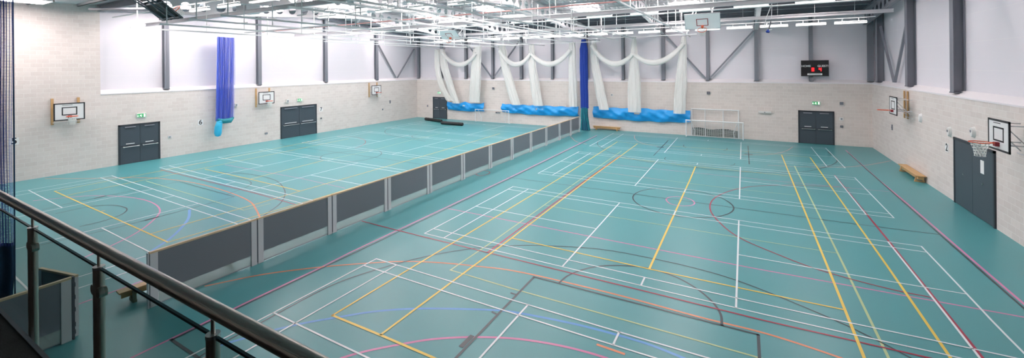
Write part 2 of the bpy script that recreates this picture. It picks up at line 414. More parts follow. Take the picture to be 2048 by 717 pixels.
L.px([(560,289.5),(775,319),(860,332)], .04)
L.curve([(795,253),(772.5,260),(772.5,267.5),(800,275),(850,283)], .05)
L.curve([(835,269),(824,272.5),(827.5,276),(840,278)], .05)
L.curve([(911,255),(905,258),(915,261)], .05); L.px([(862,259),(874,256)], .08)
done(L, 'black', 'black basketball lines')
L = layer('red','')
L.px([(724,443),(799,462.5),(975,506),(1105,538),(1536,644),(1858,717),(1960,740)], .05)
L.px([(975,506),(1172.5,360),(1241.5,311)], .055)
L.px([(1669,351),(1777,482.5),(1822,539),(1965,717),(2000,760)], .055)
L.curve([(1698,376),(1640,373),(1575,371),(1512.5,373),(1477.5,378),(1445,388),(1425,401),(1420,417.5),(1430,436),(1475,474),(1550,507.5),(1636,540),(1786,580.5),(1861,595.5)], .045)
L.px([(321,340),(512,387.5),(592,410)], .05)
L.curve([(675,273),(707,274),(727.5,280),(731,285),(725,291),(710,297.5)], .045)
L.curve([(960,352),(968,351),(975,349),(979.5,346),(975,343),(967,342),(955,345),(952,349)], .05, True)
done(L, 'red', 'crimson netball lines')
L = layer('yellow','')
L.px([(665,632),(820,538.5),(1115,360),(1235,284)], .05)
L.px([(762,670.5),(940,538),(1025,476),(1176,360),(1275,288)], .055)
L.px([(665,632),(762,672),(864.5,716),(950,756)], .06)
L.px([(1026,477.5),(1294,538),(1536,589),(1687,620.5)], .05)
L.px([(1299,538),(1380,360),(1391,334)], .055)
L.px([(1563,310),(1583.5,360),(1657,539),(1728.5,717),(1745,760)], .055)
L.px([(1620,315),(1652,360),(1778.5,539),(1901,717),(1930,760)], .055)
L.px([(1242,316),(1393,334),(1576,352)], .04)
L.px([(1235,284),(1275,288),(1451,300),(1563,310),(1620,315)], .04)
L.px([(336,485.5),(300,469),(109,383),(270,352.5),(640,280)], .05)
L.px([(135,391),(362.5,346),(697,278)], .045)
L.px([(300,469),(512,409),(600,383),(912,294),(1000,267.5)], .05)
L.px([(336,485.5),(512,433),(630,399),(912,313)], .05)
L.px([(410,339),(500,359),(599,382.5)], .05)
L.px([(500,359),(645,322)], .05); L.px([(204,423),(209,422)], .06)
done(L, 'yellow', 'yellow volleyball lines')
def cpath(L, xa, ya, xb, yb):
    P = [(xa+(xb-xa)*t/10, ya+(yb-ya)*t/10) for t in range(11)]
    P = [p for p in P if -math.sin(.5286)*p[0]+math.cos(.5286)*p[1] > 2.0]      # stay in front of the gallery
    if len(P) > 1: L.path([court(*p) for p in P], .042)
for X0, ln in ((-27.37,'left'), (-8.87,'right')):
    for Y0, nm in ((2.50,'nearest'),(10.69,'second'),(19.47,'third'),(27.69,'farthest')):
        L = layer('white',''); z -= .0006
        A = lambda x0,y0,x1,y1: cpath(L, X0+x0, Y0+y0, X0+x1, Y0+y1)
        A(0,0,13.4,0); A(0,6.1,13.4,6.1); A(0,0,0,6.1); A(13.4,0,13.4,6.1)
        A(0,.46,13.4,.46); A(0,5.64,13.4,5.64); A(.76,0,.76,6.1); A(12.64,0,12.64,6.1)
        A(4.68,0,4.68,6.1); A(8.72,0,8.72,6.1); A(0,3.05,4.68,3.05); A(8.72,3.05,13.4,3.05)
        for yy in ((5.64,6.1),(0,.46)): A(6.7,yy[0],6.7,yy[1])
        done(L, 'white', 'white badminton court lines, %s court on the %s side' % (nm, ln))
z += .0006

# ---------------------------------------------------------------- steel columns
def ibeam(m, x, y, z0, z1, dx, dy, fl_=.014, axis='x'):
    # web along axis, flanges at its ends
    if axis == 'x':
        m.box(x-dx/2, y-dy/2, z0, x-dx/2+fl_*1.6, y+dy/2, z1); m.box(x+dx/2-fl_*1.6, y-dy/2, z0, x+dx/2, y+dy/2, z1); m.box(x-dx/2, y-fl_/2, z0, x+dx/2, y+fl_/2, z1)
    else:
        m.box(x-dx/2, y-dy/2, z0, x+dx/2, y-dy/2+fl_*1.6, z1); m.box(x-dx/2, y+dy/2-fl_*1.6, z0, x+dx/2, y+dy/2, z1); m.box(x-fl_/2, y-dy/2, z0, x+fl_/2, y+dy/2, z1)
zc = ZB+.14
for i, y in enumerate((12.34, 18.18, 23.95, 29.77)):
    r = empty('steel_column', (XL-.12, y, zc)); m = MB(); ibeam(m, XL-.12, y, zc, dz(y)-.12, .30, .26); m.build('shaft', 'steel', r)
    MB().box(XL-.27, y-.16, zc-.02, XL+.02, y+.16, zc+.02).build('base_plate', 'steel_d', r)
    tag(r, 'blue-grey steel column on the left wall, %s from the camera end' % NUM[i], 'column', 'steel columns on the left wall')
for i, y in enumerate((34.2, 28.63, 23.21, 17.7)):
    r = empty('steel_column', (XR+.12, y, zc)); m = MB(); ibeam(m, XR+.12, y, zc, dz(y)-.12, .34, .34); m.build('shaft', 'steel', r)
    MB().box(XR-.06, y-.2, zc-.02, XR+.28, y+.2, zc+.02).build('base_plate', 'steel_d', r)
    tag(r, 'blue-grey steel column on the right wall, %s from the far corner' % NUM[i], 'column', 'steel columns on the right wall')
for i, x in enumerate(BX):
    if i == 12: x = XR-.05
    big = i % 2 == 0
    w = .26 if big else .2
    r = empty('steel_column', (x, YB+.1, zc)); m = MB(); ibeam(m, x, YB+.1, zc, dz(YB)-.12, w, .3, axis='y'); m.build('shaft', 'steel', r)
    MB().box(x-w*.6, YB-.06, zc-.02, x+w*.6, YB+.26, zc+.02).build('base_plate', 'steel_d', r)
    tag(r, 'blue-grey steel column on the far wall, %s from the left corner' % NUM[i], 'column', 'steel columns on the far wall')
# eaves beams (dark) under the deck
def beam(name, a, b, w, h, mt, label, grp=None):
    o = MB().bar(a, b, w, h).build(name, mt, loc=a); return tag(o, label, 'beam', grp)
beam('eaves_beam', (XL-D, YB-.05, 8.95), (XR+D, YB-.05, 8.95), .2, .36, 'steel_d', 'dark grey eaves beam across the top of the far wall')
for yy, nm in ((34.55, 'first'), (33.4, 'second'), (32.1, 'third')):
    beam('eaves_purlin', (XL+.2, yy, dz(yy)-.14), (XR-.1, yy, dz(yy)-.14), .09, .17, 'steel_d', 'dark roof purlin near the far wall, %s out from it' % nm, 'dark purlins by the far wall')
for xx, nm, ya in ((XR+.02, 'right', YF), (XL+.02, 'left', 9.2)):
    m = MB()
    m.bar((xx, ya, dz(ya)-.26), (xx, YR, dz(YR)-.26), .2, .26); m.bar((xx, YR, dz(YR)-.26), (xx, YB-.15, dz(YB)-.26), .2, .26)
    tag(m.build('gable_beam', 'steel_d' if nm == 'right' else 'steel', loc=(xx, YR, dz(YR)-.26)), 'grey sloping beam along the top of the %s wall' % nm, 'beam')
# braces
def brace(pts, lab, wh):
    o = MB(); o.bar(pts[0], pts[1], .11, .11); o = o.build('diagonal_brace', 'steel', loc=pts[0]); tag(o, lab, 'brace', 'diagonal wall braces')
for (xa, xb), lab in (((BX[8], BX[9]-.12), 'left arm of the V brace on the far wall, right of the white nets'), ((BX[10], BX[9]+.12), 'right arm of the V brace on the far wall, left of the scoreboard'),
                 ((BX[2], BX[3]-.12), 'left arm of the V brace on the far wall behind the white nets'), ((BX[4], BX[3]+.12), 'right arm of the V brace on the far wall behind the white nets')):
    brace([(xa+(.16 if xb>xa else -.16), YB+.05, 7.8), (xb, YB+.05, 4.35)], lab, 0)
brace([(XL-.1, 30.0, 7.7), (XL-.1, 32.4, 4.35)], 'near arm of the V brace on the left wall by the far corner', 0)
brace([(XL-.1, 35.2, 7.4), (XL-.1, 32.6, 4.35)], 'far arm of the V brace on the left wall by the far corner', 0)
brace([(XR+.12, 34.0, 7.6), (XR+.12, 31.4, 4.35)], 'far arm of the V brace on the right wall', 0)
brace([(XR+.12, 28.8, 7.9), (XR+.12, 31.2, 4.35)], 'near arm of the V brace on the right wall', 0)

# ---------------------------------------------------------------- cellular rafters (web with round openings)
def rzb(y):
    z_ = dz(y)-1.0
    if y > 29.5: z_ = lerp(z_, 7.86, (y-29.5)/(YB-29.5))
    return z_
def rzt(y): return dz(y)-.22
def lerp(a, b, t): return a+(b-a)*t
def rafter(x, y0, y1, label, mt='rafter'):
    r = empty('roof_rafter', (x, y0, rzb(y0))); n = int((y1-y0)/.82); m = MB()
    def W_(sx, y, s_): return (x+sx, y, lerp(rzb(y), rzt(y), s_))
    for i in range(n):
        ya = y0+(y1-y0)*i/n; yb = y0+(y1-y0)*(i+1)/n; yc = (ya+yb)/2; K = 20; hh = rzt(yc)-rzb(yc); rad = .255
        for sx in (-.008, .008):
            outer = []; inner = []
            for k in range(K):
                t = 2*PI*k/K; cx_, cz_ = math.cos(t), math.sin(t)
                sc = min((yb-ya)/2/max(abs(cx_),1e-6), hh/2/max(abs(cz_),1e-6))
                outer.append(W_(sx, yc+cx_*sc, .5+cz_*sc/hh)); inner.append(W_(sx, yc+cx_*rad, .5+cz_*rad/hh))
            m.add(outer+inner, [(k, (k+1)%K, K+(k+1)%K, K+k) for k in range(K)])
            for c_ in (((yb-ya)/2, hh/2), (-(yb-ya)/2, hh/2), (-(yb-ya)/2, -hh/2), ((yb-ya)/2, -hh/2)):
                ang = math.atan2(c_[1], c_[0]) % (2*PI); k = int(ang/(2*PI/K)); m.add([outer[k], W_(sx, yc+c_[0], .5+c_[1]/hh), outer[(k+1)%K]], [(0,1,2)])
        m.tube([W_(0, yc+rad*math.cos(2*PI*k/K), .5+rad*math.sin(2*PI*k/K)/hh) for k in range(K)], .014, 6, closed=True)
    m.build('web', mt, r)
    for fn, o_ in ((rzb, -.015), (rzt, .015)):
        m = MB(); ys_ = [y0, YR, 29.5, y1]
        for a_, b_ in zip(ys_, ys_[1:]): m.bar((x, a_, fn(a_)+o_), (x, b_, fn(b_)+o_), .24, .03)
        m.build('flange', mt, r)
    tag(r, label, 'rafter', 'cellular roof rafters'); return r
rx = [BX[2], BX[4], BX[6], BX[8], BX[10], XR-.35]
for i, x in enumerate(rx):
    rafter(x, 9.35, YB-.16, 'pale steel rafter with round openings, %s from the left wall' % NUM[i] if i < 5 else 'grey steel rafter with round openings beside the right wall', 'rafter' if i < 5 else 'steel')
m = MB()
for z0_, z1_ in ((8.66,8.69),(8.99,9.02)): m.box(XL+.02, 9.1, z0_, XR-.02, 9.34, z1_)
m.box(XL+.02, 9.21, 8.69, XR-.02, 9.23, 8.99)
tag(m.build('transverse_beam', 'steel', loc=(XL+.02, 9.22, 8.66)), 'grey beam crossing the hall at the end of the full-height blockwork', 'beam')
# purlins across
k = 0
y = -1.0
while y < 31.5:
    zp = dz(y)-.18; m = MB().box(XL-.2, y-.03, zp, XR+.2, y+.03, zp+.13).box(XL-.2, y-.03, zp, XR+.2, y+.06, zp+.015)
    tag(m.build('purlin', 'rafter', loc=(XL, y, zp)), 'pale steel purlin crossing the roof, %s row back from the gallery' % (NUM[k] if k < 20 else '%dth' % (k+1)), 'purlin', 'roof purlins'); y += 1.86; k += 1
# cross ties at 8.0 m: paired pale beams
for i, (y, zz) in enumerate(((11.2, 8.06), (20.8, 8.0), (28.6, 8.04))):
    m = MB(); 
    for dz_ in (-.08, .08): m.box(XL+.3, y-.07, zz+dz_-.012, XR-.5, y+.07, zz+dz_+.012)
    m.box(XL+.3, y-.01, zz-.08, XR-.5, y+.01, zz+.08)
    tag(m.build('cross_tie', 'rafter', loc=(XL, y, zz)), '%s cross tie beam under the rafters' % ('near','middle','far')[i], 'beam', 'cross tie beams')
for i, (y, zz, mt, nm) in enumerate(((18.1, 8.1, 'pipe', 'salmon pink'), (24.4, 8.2, 'white', 'white'), (9.6, 8.35, 'white', 'long white'))):
    m = MB().tube([(XL+.5, y, zz), (XR-.6, y, zz)], .035, 10)
    tag(m.build('roof_pipe', mt, loc=(XL+.5, y, zz), smooth=True), '%s pipe running across under the roof' % nm, 'pipe')
# fabric/metal ducts between rafters: corrugated lengthwise pieces
def unit(x, y, z_, lab):
    r = empty('ceiling_fan_heater', (x, y, z_)); MB().box(x-.45, y-.35, z_, x+.45, y+.35, z_+.55).build('casing', 'silver', r, bevel=.02)
    m = MB()
    for q in range(5): m.box(x-.38, y-.37, z_+.08+q*.09, x+.38, y-.35, z_+.11+q*.09)
    m.build('louvre', 'deck', r)
    for sx in (-.4, .4): MB().tube([(x+sx, y, z_+.55), (x+sx, y, dz(y)-.04)], .012, 6).build('hanger', 'white', r)
    tag(r, lab, 'heater')
unit(-16.0, 14.8, 8.15, 'grey boxy heater unit hung under the roof left of centre')
unit(-21.6, 12.2, 8.2, 'grey boxy heater unit hung nearest the left wall')
unit(-7.4, 12.6, 8.3, 'grey boxy heater unit hung right of centre')

# ---------------------------------------------------------------- net tracks with hangers
TR = [(-22.6,7.9,7.22),(-19.9,7.9,7.22),(-17.55,7.9,7.25),(-15.4,7.9,7.25),(-12.7,8.6,7.4),(-11.75,3.0,7.62),(-10.4,8.0,7.5),(-8.9,10.0,7.45),(-7.6,9.0,7.55),(-3.55,9.6,7.5),(-26.4,20.5,7.35)]
for i, (x, y0, zz) in enumerate(TR):
    r = empty('net_track', (x, y0, zz)); y1 = 34.9
    m = MB().box(x-.03, y0-.15, zz-.03, x+.03, y1, zz+.035); m.build('rail', 'white', r)
    y = y0+.1; q = 0
    while y < y1:
        m = MB().tube([(x, y, zz), (x, y, dz(y)-(1.0 if q % 3 == 2 else .05))], .022, 8)
        m.box(x-.30, y-.02, zz+.3, x+.30, y+.02, zz+.34) if q % 3 == 1 else None
        m.build('hanger', 'white', r, smooth=True); y += 2.75+.3*((i*7+q*3) % 4)/3; q += 1
    tag(r, 'white ceiling track for nets with drop hangers, %s' % (('fourth row from the left', 'fifth row from the left','sixth row from the left','seventh row from the left','eighth row from the left','over the barrier line','just right of the blue curtain','second right of the blue curtain','third right of the blue curtain','farthest right','far left, short')[i]), 'track', 'ceiling net tracks')
for i, (x0, x1, y, zz) in enumerate(((-24.5,-10.0,33.9,7.35),(-11.0,-3.0,33.6,7.6),(-16,-10,24.2,7.3),(-22.5,-15.4,12.5,7.3))):
    m = MB().box(x0, y-.025, zz-.025, x1, y+.025, zz+.025)
    tag(m.build('track_spreader', 'white', loc=(x0,y,zz)), 'white cross bar tying net tracks, %s' % ('far left', 'far right', 'middle', 'near left')[i], 'bar')

# ---------------------------------------------------------------- batten lights
def batten_proto(x, y, zz, ln):
    r = empty('batten_light', (x, y, zz))
    MB().box(x, y-.06, zz+.02, x+ln, y+.06, zz+.08).build('body', 'white', r)
    MB().box(x+.01, y-.075, zz-.04, x+ln-.01, y+.075, zz+.02).build('diffuser', 'light', r, bevel=.015)
    MB().box(x+.03, y-.045, zz+.08, x+ln-.03, y+.045, zz+.092).build('added_fill_strip', 'deck_fill', r)  # added glowing strip, unseen from below, lights the deck above
    for q in (.25, .75): MB().tube([(x+ln*q, y, zz+.08), (x+ln*q, y, zz+.28)], .018, 6).build('bracket', 'white', r)
    return r
rows = [(30.2, 7.63, -1.0-1.77*13, 1.77, 17, 1.42, 'farthest'), (21.3, 7.9, -.42-2.2*11, 2.2, 14, 1.3, 'third'), (14.2, 8.0, -18.8, 2.05, 10, 1.4, 'second'), (8.9, 7.85, -20.0, 2.2, 10, 1.45, 'nearest')]
for (y, zz, xs, pt, n, ln, nm) in rows:
    proto = None
    for i in range(n):
        x = xs+pt*i
        if proto is None: r = proto = batten_proto(x, y, zz, ln)
        else:
            r = copy_tree(proto); r.location = (x, y, zz)
        tag(r, 'white strip light in the %s row, %s from the left' % (nm, NUM[i]), 'light', 'strip lights in the %s row' % nm)
    m = MB().tube([(xs-.4, y, zz+.28), (xs+pt*n, y, zz+.28)], .02, 8)
    i = 0
    while i < n:
        m.tube([(xs+pt*i+.9, y, zz+.28), (xs+pt*i+.9, y, dz(y)-.02)], .006, 5); i += 1
    tag(m.build('lighting_conduit', 'white', loc=(xs, y, zz+.28)), 'white conduit carrying the %s row of strip lights' % nm, 'conduit')

# ---------------------------------------------------------------- doors
def double_door(n, face, c0, c1, h, swing_bars=True, label=''):
    """face: ('L'|'B'|'R'); built in wall coordinates a (along), o (out of the wall), z"""
    def P(a, o, zz):
        return {'L': (XL+o, a, zz), 'R': (XR-o, a, zz), 'B': (a, YB-o, zz)}[face]
    def bx(m, a0, o0, z0, a1, o1, z1):
        p = P(a0,o0,z0); q = P(a1,o1,z1); m.box(p[0],p[1],p[2],q[0],q[1],q[2]); return m
    r = empty('door_%d' % n, P((c0+c1)/2, 0, 0)); struct(r, label)
    f = MB(); t = .09
    bx(f, c0, -.01, 0, c0+t, .05, h); bx(f, c1-t, -.01, 0, c1, .05, h); bx(f, c0, -.01, h-t, c1, .05, h); bx(f, c0+t, -.01, 0, c1-t, .008, h-t)
    f.build('door_frame', 'frame', r)
    mid = (c0+c1)/2
    for k, (a0, a1) in enumerate(((c0+t, mid-.008), (mid+.008, c1-t))):
        lf = bx(MB(), a0, .01, .02, a1, .035, h-t-.01).build('door_leaf', 'door', r)
        if swing_bars:
            bx(MB(), a0+.02, .035, 1.02, a1-.02, .042, 1.07).build('groove', 'frame', lf)
            m = MB(); m.tube([P(a0+.1, .10, .98), P(a1-.04, .10, .98)], .022, 8); bx(m, a0+.1, .035, .95, a0+.16, .11, 1.01); bx(m, a1-.1, .035, .95, a1-.04, .11, 1.01)
            m.build('push_bar', 'chrome', lf, smooth=True)
            bx(MB(), a0+.25, .035, 1.13, a1-.25, .04, 1.17).build('sign_strip', 'paper', lf)
            bx(MB(), a0+.2, .035, h-t-.10, a1-.2, .09, h-t-.04).build('door_closer', 'steel', lf)
        else:
            m = MB(); m.tube([P((a0+a1)/2, .035, 1.25), P((a0+a1)/2, .05, 1.25)], .035, 12); m.build('lock_plate', 'chrome', lf)
    return r
double_door(1, 'L', 9.95, 11.95, 2.27, True, 'dark grey double fire door on the left wall, nearest the camera')
double_door(2, 'L', 19.74, 22.93, 2.45, True, 'dark grey double fire door on the left wall by the second hoop')
double_door(3, 'B', -28.57, -26.72, 2.27, True, 'dark grey double fire door in the far left corner')
double_door(4, 'B', 3.08, 5.03, 2.22, True, 'dark grey double fire door on the far wall under the scoreboard')
double_door(5, 'R', 20.0, 23.12, 2.52, False, 'wide dark grey store doors on the right wall')
n_ = MB().box(XR-.042, 20.7, 1.6, XR-.036, 20.95, 2.05); tag(n_.build('paper_notice', 'paper', loc=(XR-.04, 20.82, 1.8)), 'white paper notice taped to the store door on the right wall', 'notice')
W3 = MB()

# ---------------------------------------------------------------- exit signs
def exit_sign(face, a, zc_, lab, w=.42, h=.2):
    def P(aa, o, zz): return {'L': (XL+o, a+aa, zz), 'R': (XR-o, a+aa, zz), 'B': (a+aa, YB-o, zz)}[face]
    def bx(m, a0,o0,z0,a1,o1,z1):
        p = P(a0,o0,z0); q = P(a1,o1,z1); m.box(*p, *q); return m
    r = empty('exit_sign', P(0, 0, zc_)); bx(MB(), -w/2-.03, 0, zc_-h/2-.03, w/2+.03, .07, zc_+h/2+.03).build('housing', 'offwhite', r)
    bx(MB(), -w/2, .07, zc_-h/2, w/2, .076, zc_+h/2).build('face', 'green', r)
    m = MB(); o = .078
    bx(m, .10, .076, zc_-.08, .18, .08, zc_+.08)                       # doorway
    m.tube([P(-.02,o,zc_+.06), P(-.02,o,zc_+.061)], .022, 8)
    for q in (((-.02,.04),(-.04,-.01)),((-.04,-.01),(0,-.05)),((0,-.05),(-.01,-.08)),((-.04,-.01),(-.09,-.03)),((-.02,.03),(.03,.01)),((-.02,.03),(-.07,.02))):
        m.bar(P(q[0][0],o,zc_+q[0][1]), P(q[1][0],o,zc_+q[1][1]), .008, .022, up=(0,0,1) if face!='B' else (0,0,1))
    m.build('running_figure', 'signw', r); m = MB()
    m.bar(P(-.17,o,zc_+.05), P(-.17,o,zc_-.04), .008, .022); m.bar(P(-.17,o,zc_-.06), P(-.20,o,zc_-.01), .008, .02); m.bar(P(-.17,o,zc_-.06), P(-.14,o,zc_-.01), .008, .02)
    m.build('arrow', 'signw', r); tag(r, lab, 'sign', 'green exit signs')
exit_sign('L', 11.02, 2.73, 'green exit sign above the nearest door on the left wall')
exit_sign('L', 21.38, 2.89, 'green exit sign above the wider door on the left wall')
exit_sign('B', -27.7, 2.72, 'green exit sign above the door in the far left corner')
exit_sign('B', 4.07, 2.74, 'green exit sign above the door under the scoreboard')

# ---------------------------------------------------------------- text helper
def text_mesh(txt, size, P, name, mt, parent, bold=0.0, depth=.002):
    cu = bpy.data.curves.new(name, 'FONT'); cu.body = txt; cu.size = size; cu.align_x = 'CENTER'; cu.align_y = 'CENTER'; cu.offset = bold; cu.extrude = depth
    t = bpy.data.objects.new(name, cu); S.collection.objects.link(t)
    dg = bpy.context.evaluated_depsgraph_get(); dg.update()
    me = bpy.data.meshes.new_from_object(t.evaluated_get(dg)); bpy.data.objects.remove(t, do_unlink=True)
    o = bpy.data.objects.new(name, me); col.objects.link(o); me.materials.clear(); me.materials.append(W[mt])
    for v in me.vertices: v.co = P(v.co.x, v.co.z, v.co.y)
    if parent is not None:
        pl = Vector(parent['_o'])
        for v in me.vertices: v.co = v.co-pl
        o.parent = parent; o['_o'] = list(pl); o.location = (0,0,0)
    else: o['_o'] = [0,0,0]
    return o
# facing helpers: text x direction as read from inside the hall
FP = {'L': lambda a,zc_: (lambda x,o,zz: Vector((XL+.012+o, a+x, zc_+zz))), 'B': lambda a,zc_,yy=YB: (lambda x,o,zz: Vector((a+x, yy-.012-o, zc_+zz))), 'R': lambda a,zc_: (lambda x,o,zz: Vector((XR-.012-o, a-x, zc_+zz)))}
def bay_number(face, a, zc_, ch, lab):
    p = FP[face](a, zc_)(0,0,0); r = empty('bay_number', (p.x, p.y, p.z))
    m = MB(); q0 = FP[face](a, zc_)(-.16,-.010,-.17); q1 = FP[face](a, zc_)(.16,-.003,.17); m.box(*q0, *q1); m.build('plate', 'paper', r)
    text_mesh(ch, .42, FP[face](a, zc_), 'numeral', 'ink', r, bold=.008); tag(r, lab, 'sign')
bay_number('L', 5.96, 1.99, '5', 'number 5 on the left wall behind the blue net')
bay_number('L', 14.19, 1.94, '6', 'number 6 on the left wall beside the hanging blue net')
bay_number('L', 23.37, 1.95, '7', 'number 7 on the left wall right of the wide door')
bay_number('R', 23.88, 1.97, '2', 'number 2 on the right wall beside the store doors')
def wall_box(face, a, zc_, w, h, d, mt, name, lab, cat='box'):
    def P(aa, o, zz): return {'L': (XL+o, aa, zz), 'R': (XR-o, aa, zz), 'B': (aa, YB-o, zz)}[face]
    p = P(a,0,zc_); m = MB(); m.box(*P(a-w/2, 0, zc_-h/2), *P(a+w/2, d, zc_+h/2)); r = empty(name, p); m.build('casing', mt, r, bevel=.008)
    m = MB(); m.tube([P(a,d,zc_), P(a,d+.012,zc_)], min(w,h)*.28, 10); m.build('centre', 'steel', r); tag(r, lab, cat)
wall_box('L', 12.45, 1.25, .18, .14, .05, 'silver', 'socket_box', 'small grey socket box right of the nearest left door')
wall_box('L', 16.42, 2.90, .2, .2, .12, 'offwhite', 'alarm_sounder', 'pale alarm sounder just right of the hanging blue net', 'alarm')
wall_box('L', 20.3, 2.89, .22, .26, .12, 'offwhite', 'alarm_sounder', 'pale alarm sounder left of the wide door exit sign', 'alarm')
wall_box('L', 23.36, 1.2, .12, .12, .05, 'steel_d', 'call_point', 'small dark call point below number 7', 'call point')
wall_box('L', 18.6, .6, .2, .12, .05, 'steel', 'socket_box', 'small grey socket box low on the left wall', 'box')
wall_box('L', 30.4, 1.3, .14, .14, .05, 'steel', 'call_point', 'small call point on the left wall near the far corner', 'call point')
wall_box('L', 31.43, 1.97, .16, .3, .04, 'steel', 'call_point', 'small plain grey box high on the left wall beyond the last hoop', 'call point')  # plain box in place of an unreadable dark mark
wall_box('R', 31.21, 1.85, .14, .3, .04, 'steel', 'call_point', 'small plain grey box on the right wall near the far corner', 'call point')  # plain box standing for a mark too blurred to read
wall_box('B', -2.39, 3.28, .22, .2, .1, 'steel_d', 'wall_sensor', 'dark square sensor high on the far wall above the goals', 'sensor')
wall_box('B', -21.1, 3.29, .2, .2, .1, 'steel_d', 'wall_sensor', 'dark square sensor between the white nets on the left', 'sensor')
wall_box('B', 5.41, 2.77, .18, .18, .08, 'steel', 'wall_sensor', 'grey sensor right of the scoreboard door', 'sensor')
wall_box('B', 5.4, 1.25, .14, .14, .06, 'steel_d', 'call_point', 'small dark call point right of the scoreboard door', 'call point')
wall_box('B', 5.4, 1.75, .2, .2, .04, 'paper', 'door_notice', 'small white notice above the call point on the far wall', 'notice')
wall_box('B', 1.15, 2.0, .75, .14, .14, 'offwhite', 'wall_bracket', 'white wall bracket between the goals and the door', 'bracket')
wall_box('B', -29.3, 1.27, .14, .2, .06, 'steel', 'call_point', 'small call point in the far left corner', 'call point')
wall_box('B', -9.6, 2.95, .2, .2, .1, 'offwhite', 'alarm_sounder', 'pale alarm sounder between the hanging white nets', 'alarm')
def oval(face, a, zc_, w, h, lab, hole=False):
    def P(aa, o, zz): return Vector({'L': (XL+o, aa, zz), 'R': (XR-o, aa, zz), 'B': (aa, YB-o, zz)}[face])
    r = empty('wall_socket_cover', P(a,0,zc_)); K = 20
    ring = [P(a+w/2*math.cos(2*PI*k/K), .0, zc_+h/2*math.sin(2*PI*k/K)) for k in range(K)]
    ring2 = [P(a+w/2*.8*math.cos(2*PI*k/K), .09, zc_+h/2*.8*math.sin(2*PI*k/K)) for k in range(K)]
    m = MB(); m.add(ring+ring2, [(k,(k+1)%K,K+(k+1)%K,K+k) for k in range(K)]+[tuple(range(K,2*K))]); m.build('cover', 'offwhite' if hole else 'white', r, smooth=True)
    if hole: m = MB(); m.tube([P(a+.03,.085,zc_+.03), P(a+.03,.1,zc_+.03)], .05, 12); m.build('opening', 'steel', r)
    tag(r, lab, 'wall fitting')
oval('R', 26.72, 2.85, .2, .42, 'white oval cover high on the right wall near the far hoop')
oval('R', 23.5, 2.66, .24, .42, 'faint grey oval cover above the store doors', True)
oval('R', 21.49, 2.92, .24, .40, 'white oval cover with a hole behind the near hoop ring', True)

# ---------------------------------------------------------------- scoreboard
sb = empty('scoreboard', (4.0, YB-.1, 4.57))
MB().box(3.27, YB-.16, 4.57, 4.73, YB-.02, 5.60).build('casing', 'screen', sb, bevel=.01)
m = MB()
for a in ((3.25,4.55,4.75,4.58),(3.25,5.59,4.75,5.62),(3.25,4.55,3.28,5.62),(4.72,4.55,4.75,5.62)): m.box(a[0],YB-.17,a[1],a[2],YB-.155,a[3])
m.build('frame', 'blackline', sb)
F4 = lambda x0,z0: (lambda x,o,zz: Vector((x0+x, YB-.166-o, z0+zz)))
text_mesh('HOME', .18, F4(3.53, 5.23), 'home_lettering', 'paper', sb, .004); text_mesh('GUESTS', .18, F4(4.46, 5.23), 'guests_lettering', 'paper', sb, .004)
def seg_digit(x, zc_, segs, w=.13, h=.23):
    m = MB(); t = .034; y0, y1 = YB-.172, YB-.164
    R = {'a':(-w/2,h/2-t,w/2,h/2),'g':(-w/2,-t/2,w/2,t/2),'d':(-w/2,-h/2,w/2,-h/2+t),'f':(-w/2,0,-w/2+t,h/2),'b':(w/2-t,0,w/2,h/2),'e':(-w/2,-h/2,-w/2+t,0),'c':(w/2-t,-h/2,w/2,0)}
    for s_ in segs: q = R[s_]; m.box(x+q[0], y0, zc_+q[1], x+q[2], y1, zc_+q[3])
    m.build('digit', 'red_led', sb)
seg_digit(3.90, 5.0, 'abcdefg'); seg_digit(4.29, 5.0, 'fgbc')
MB().box(3.60, YB-.172, 4.63, 4.40, YB-.162, 4.74).build('name_strip', 'paper', sb)
MB().box(3.68, YB-.176, 4.675, 4.32, YB-.17, 4.695).build('strip_marking', 'ink', sb)
tag(sb, 'black electronic scoreboard reading HOME and GUESTS on the far wall', 'scoreboard')

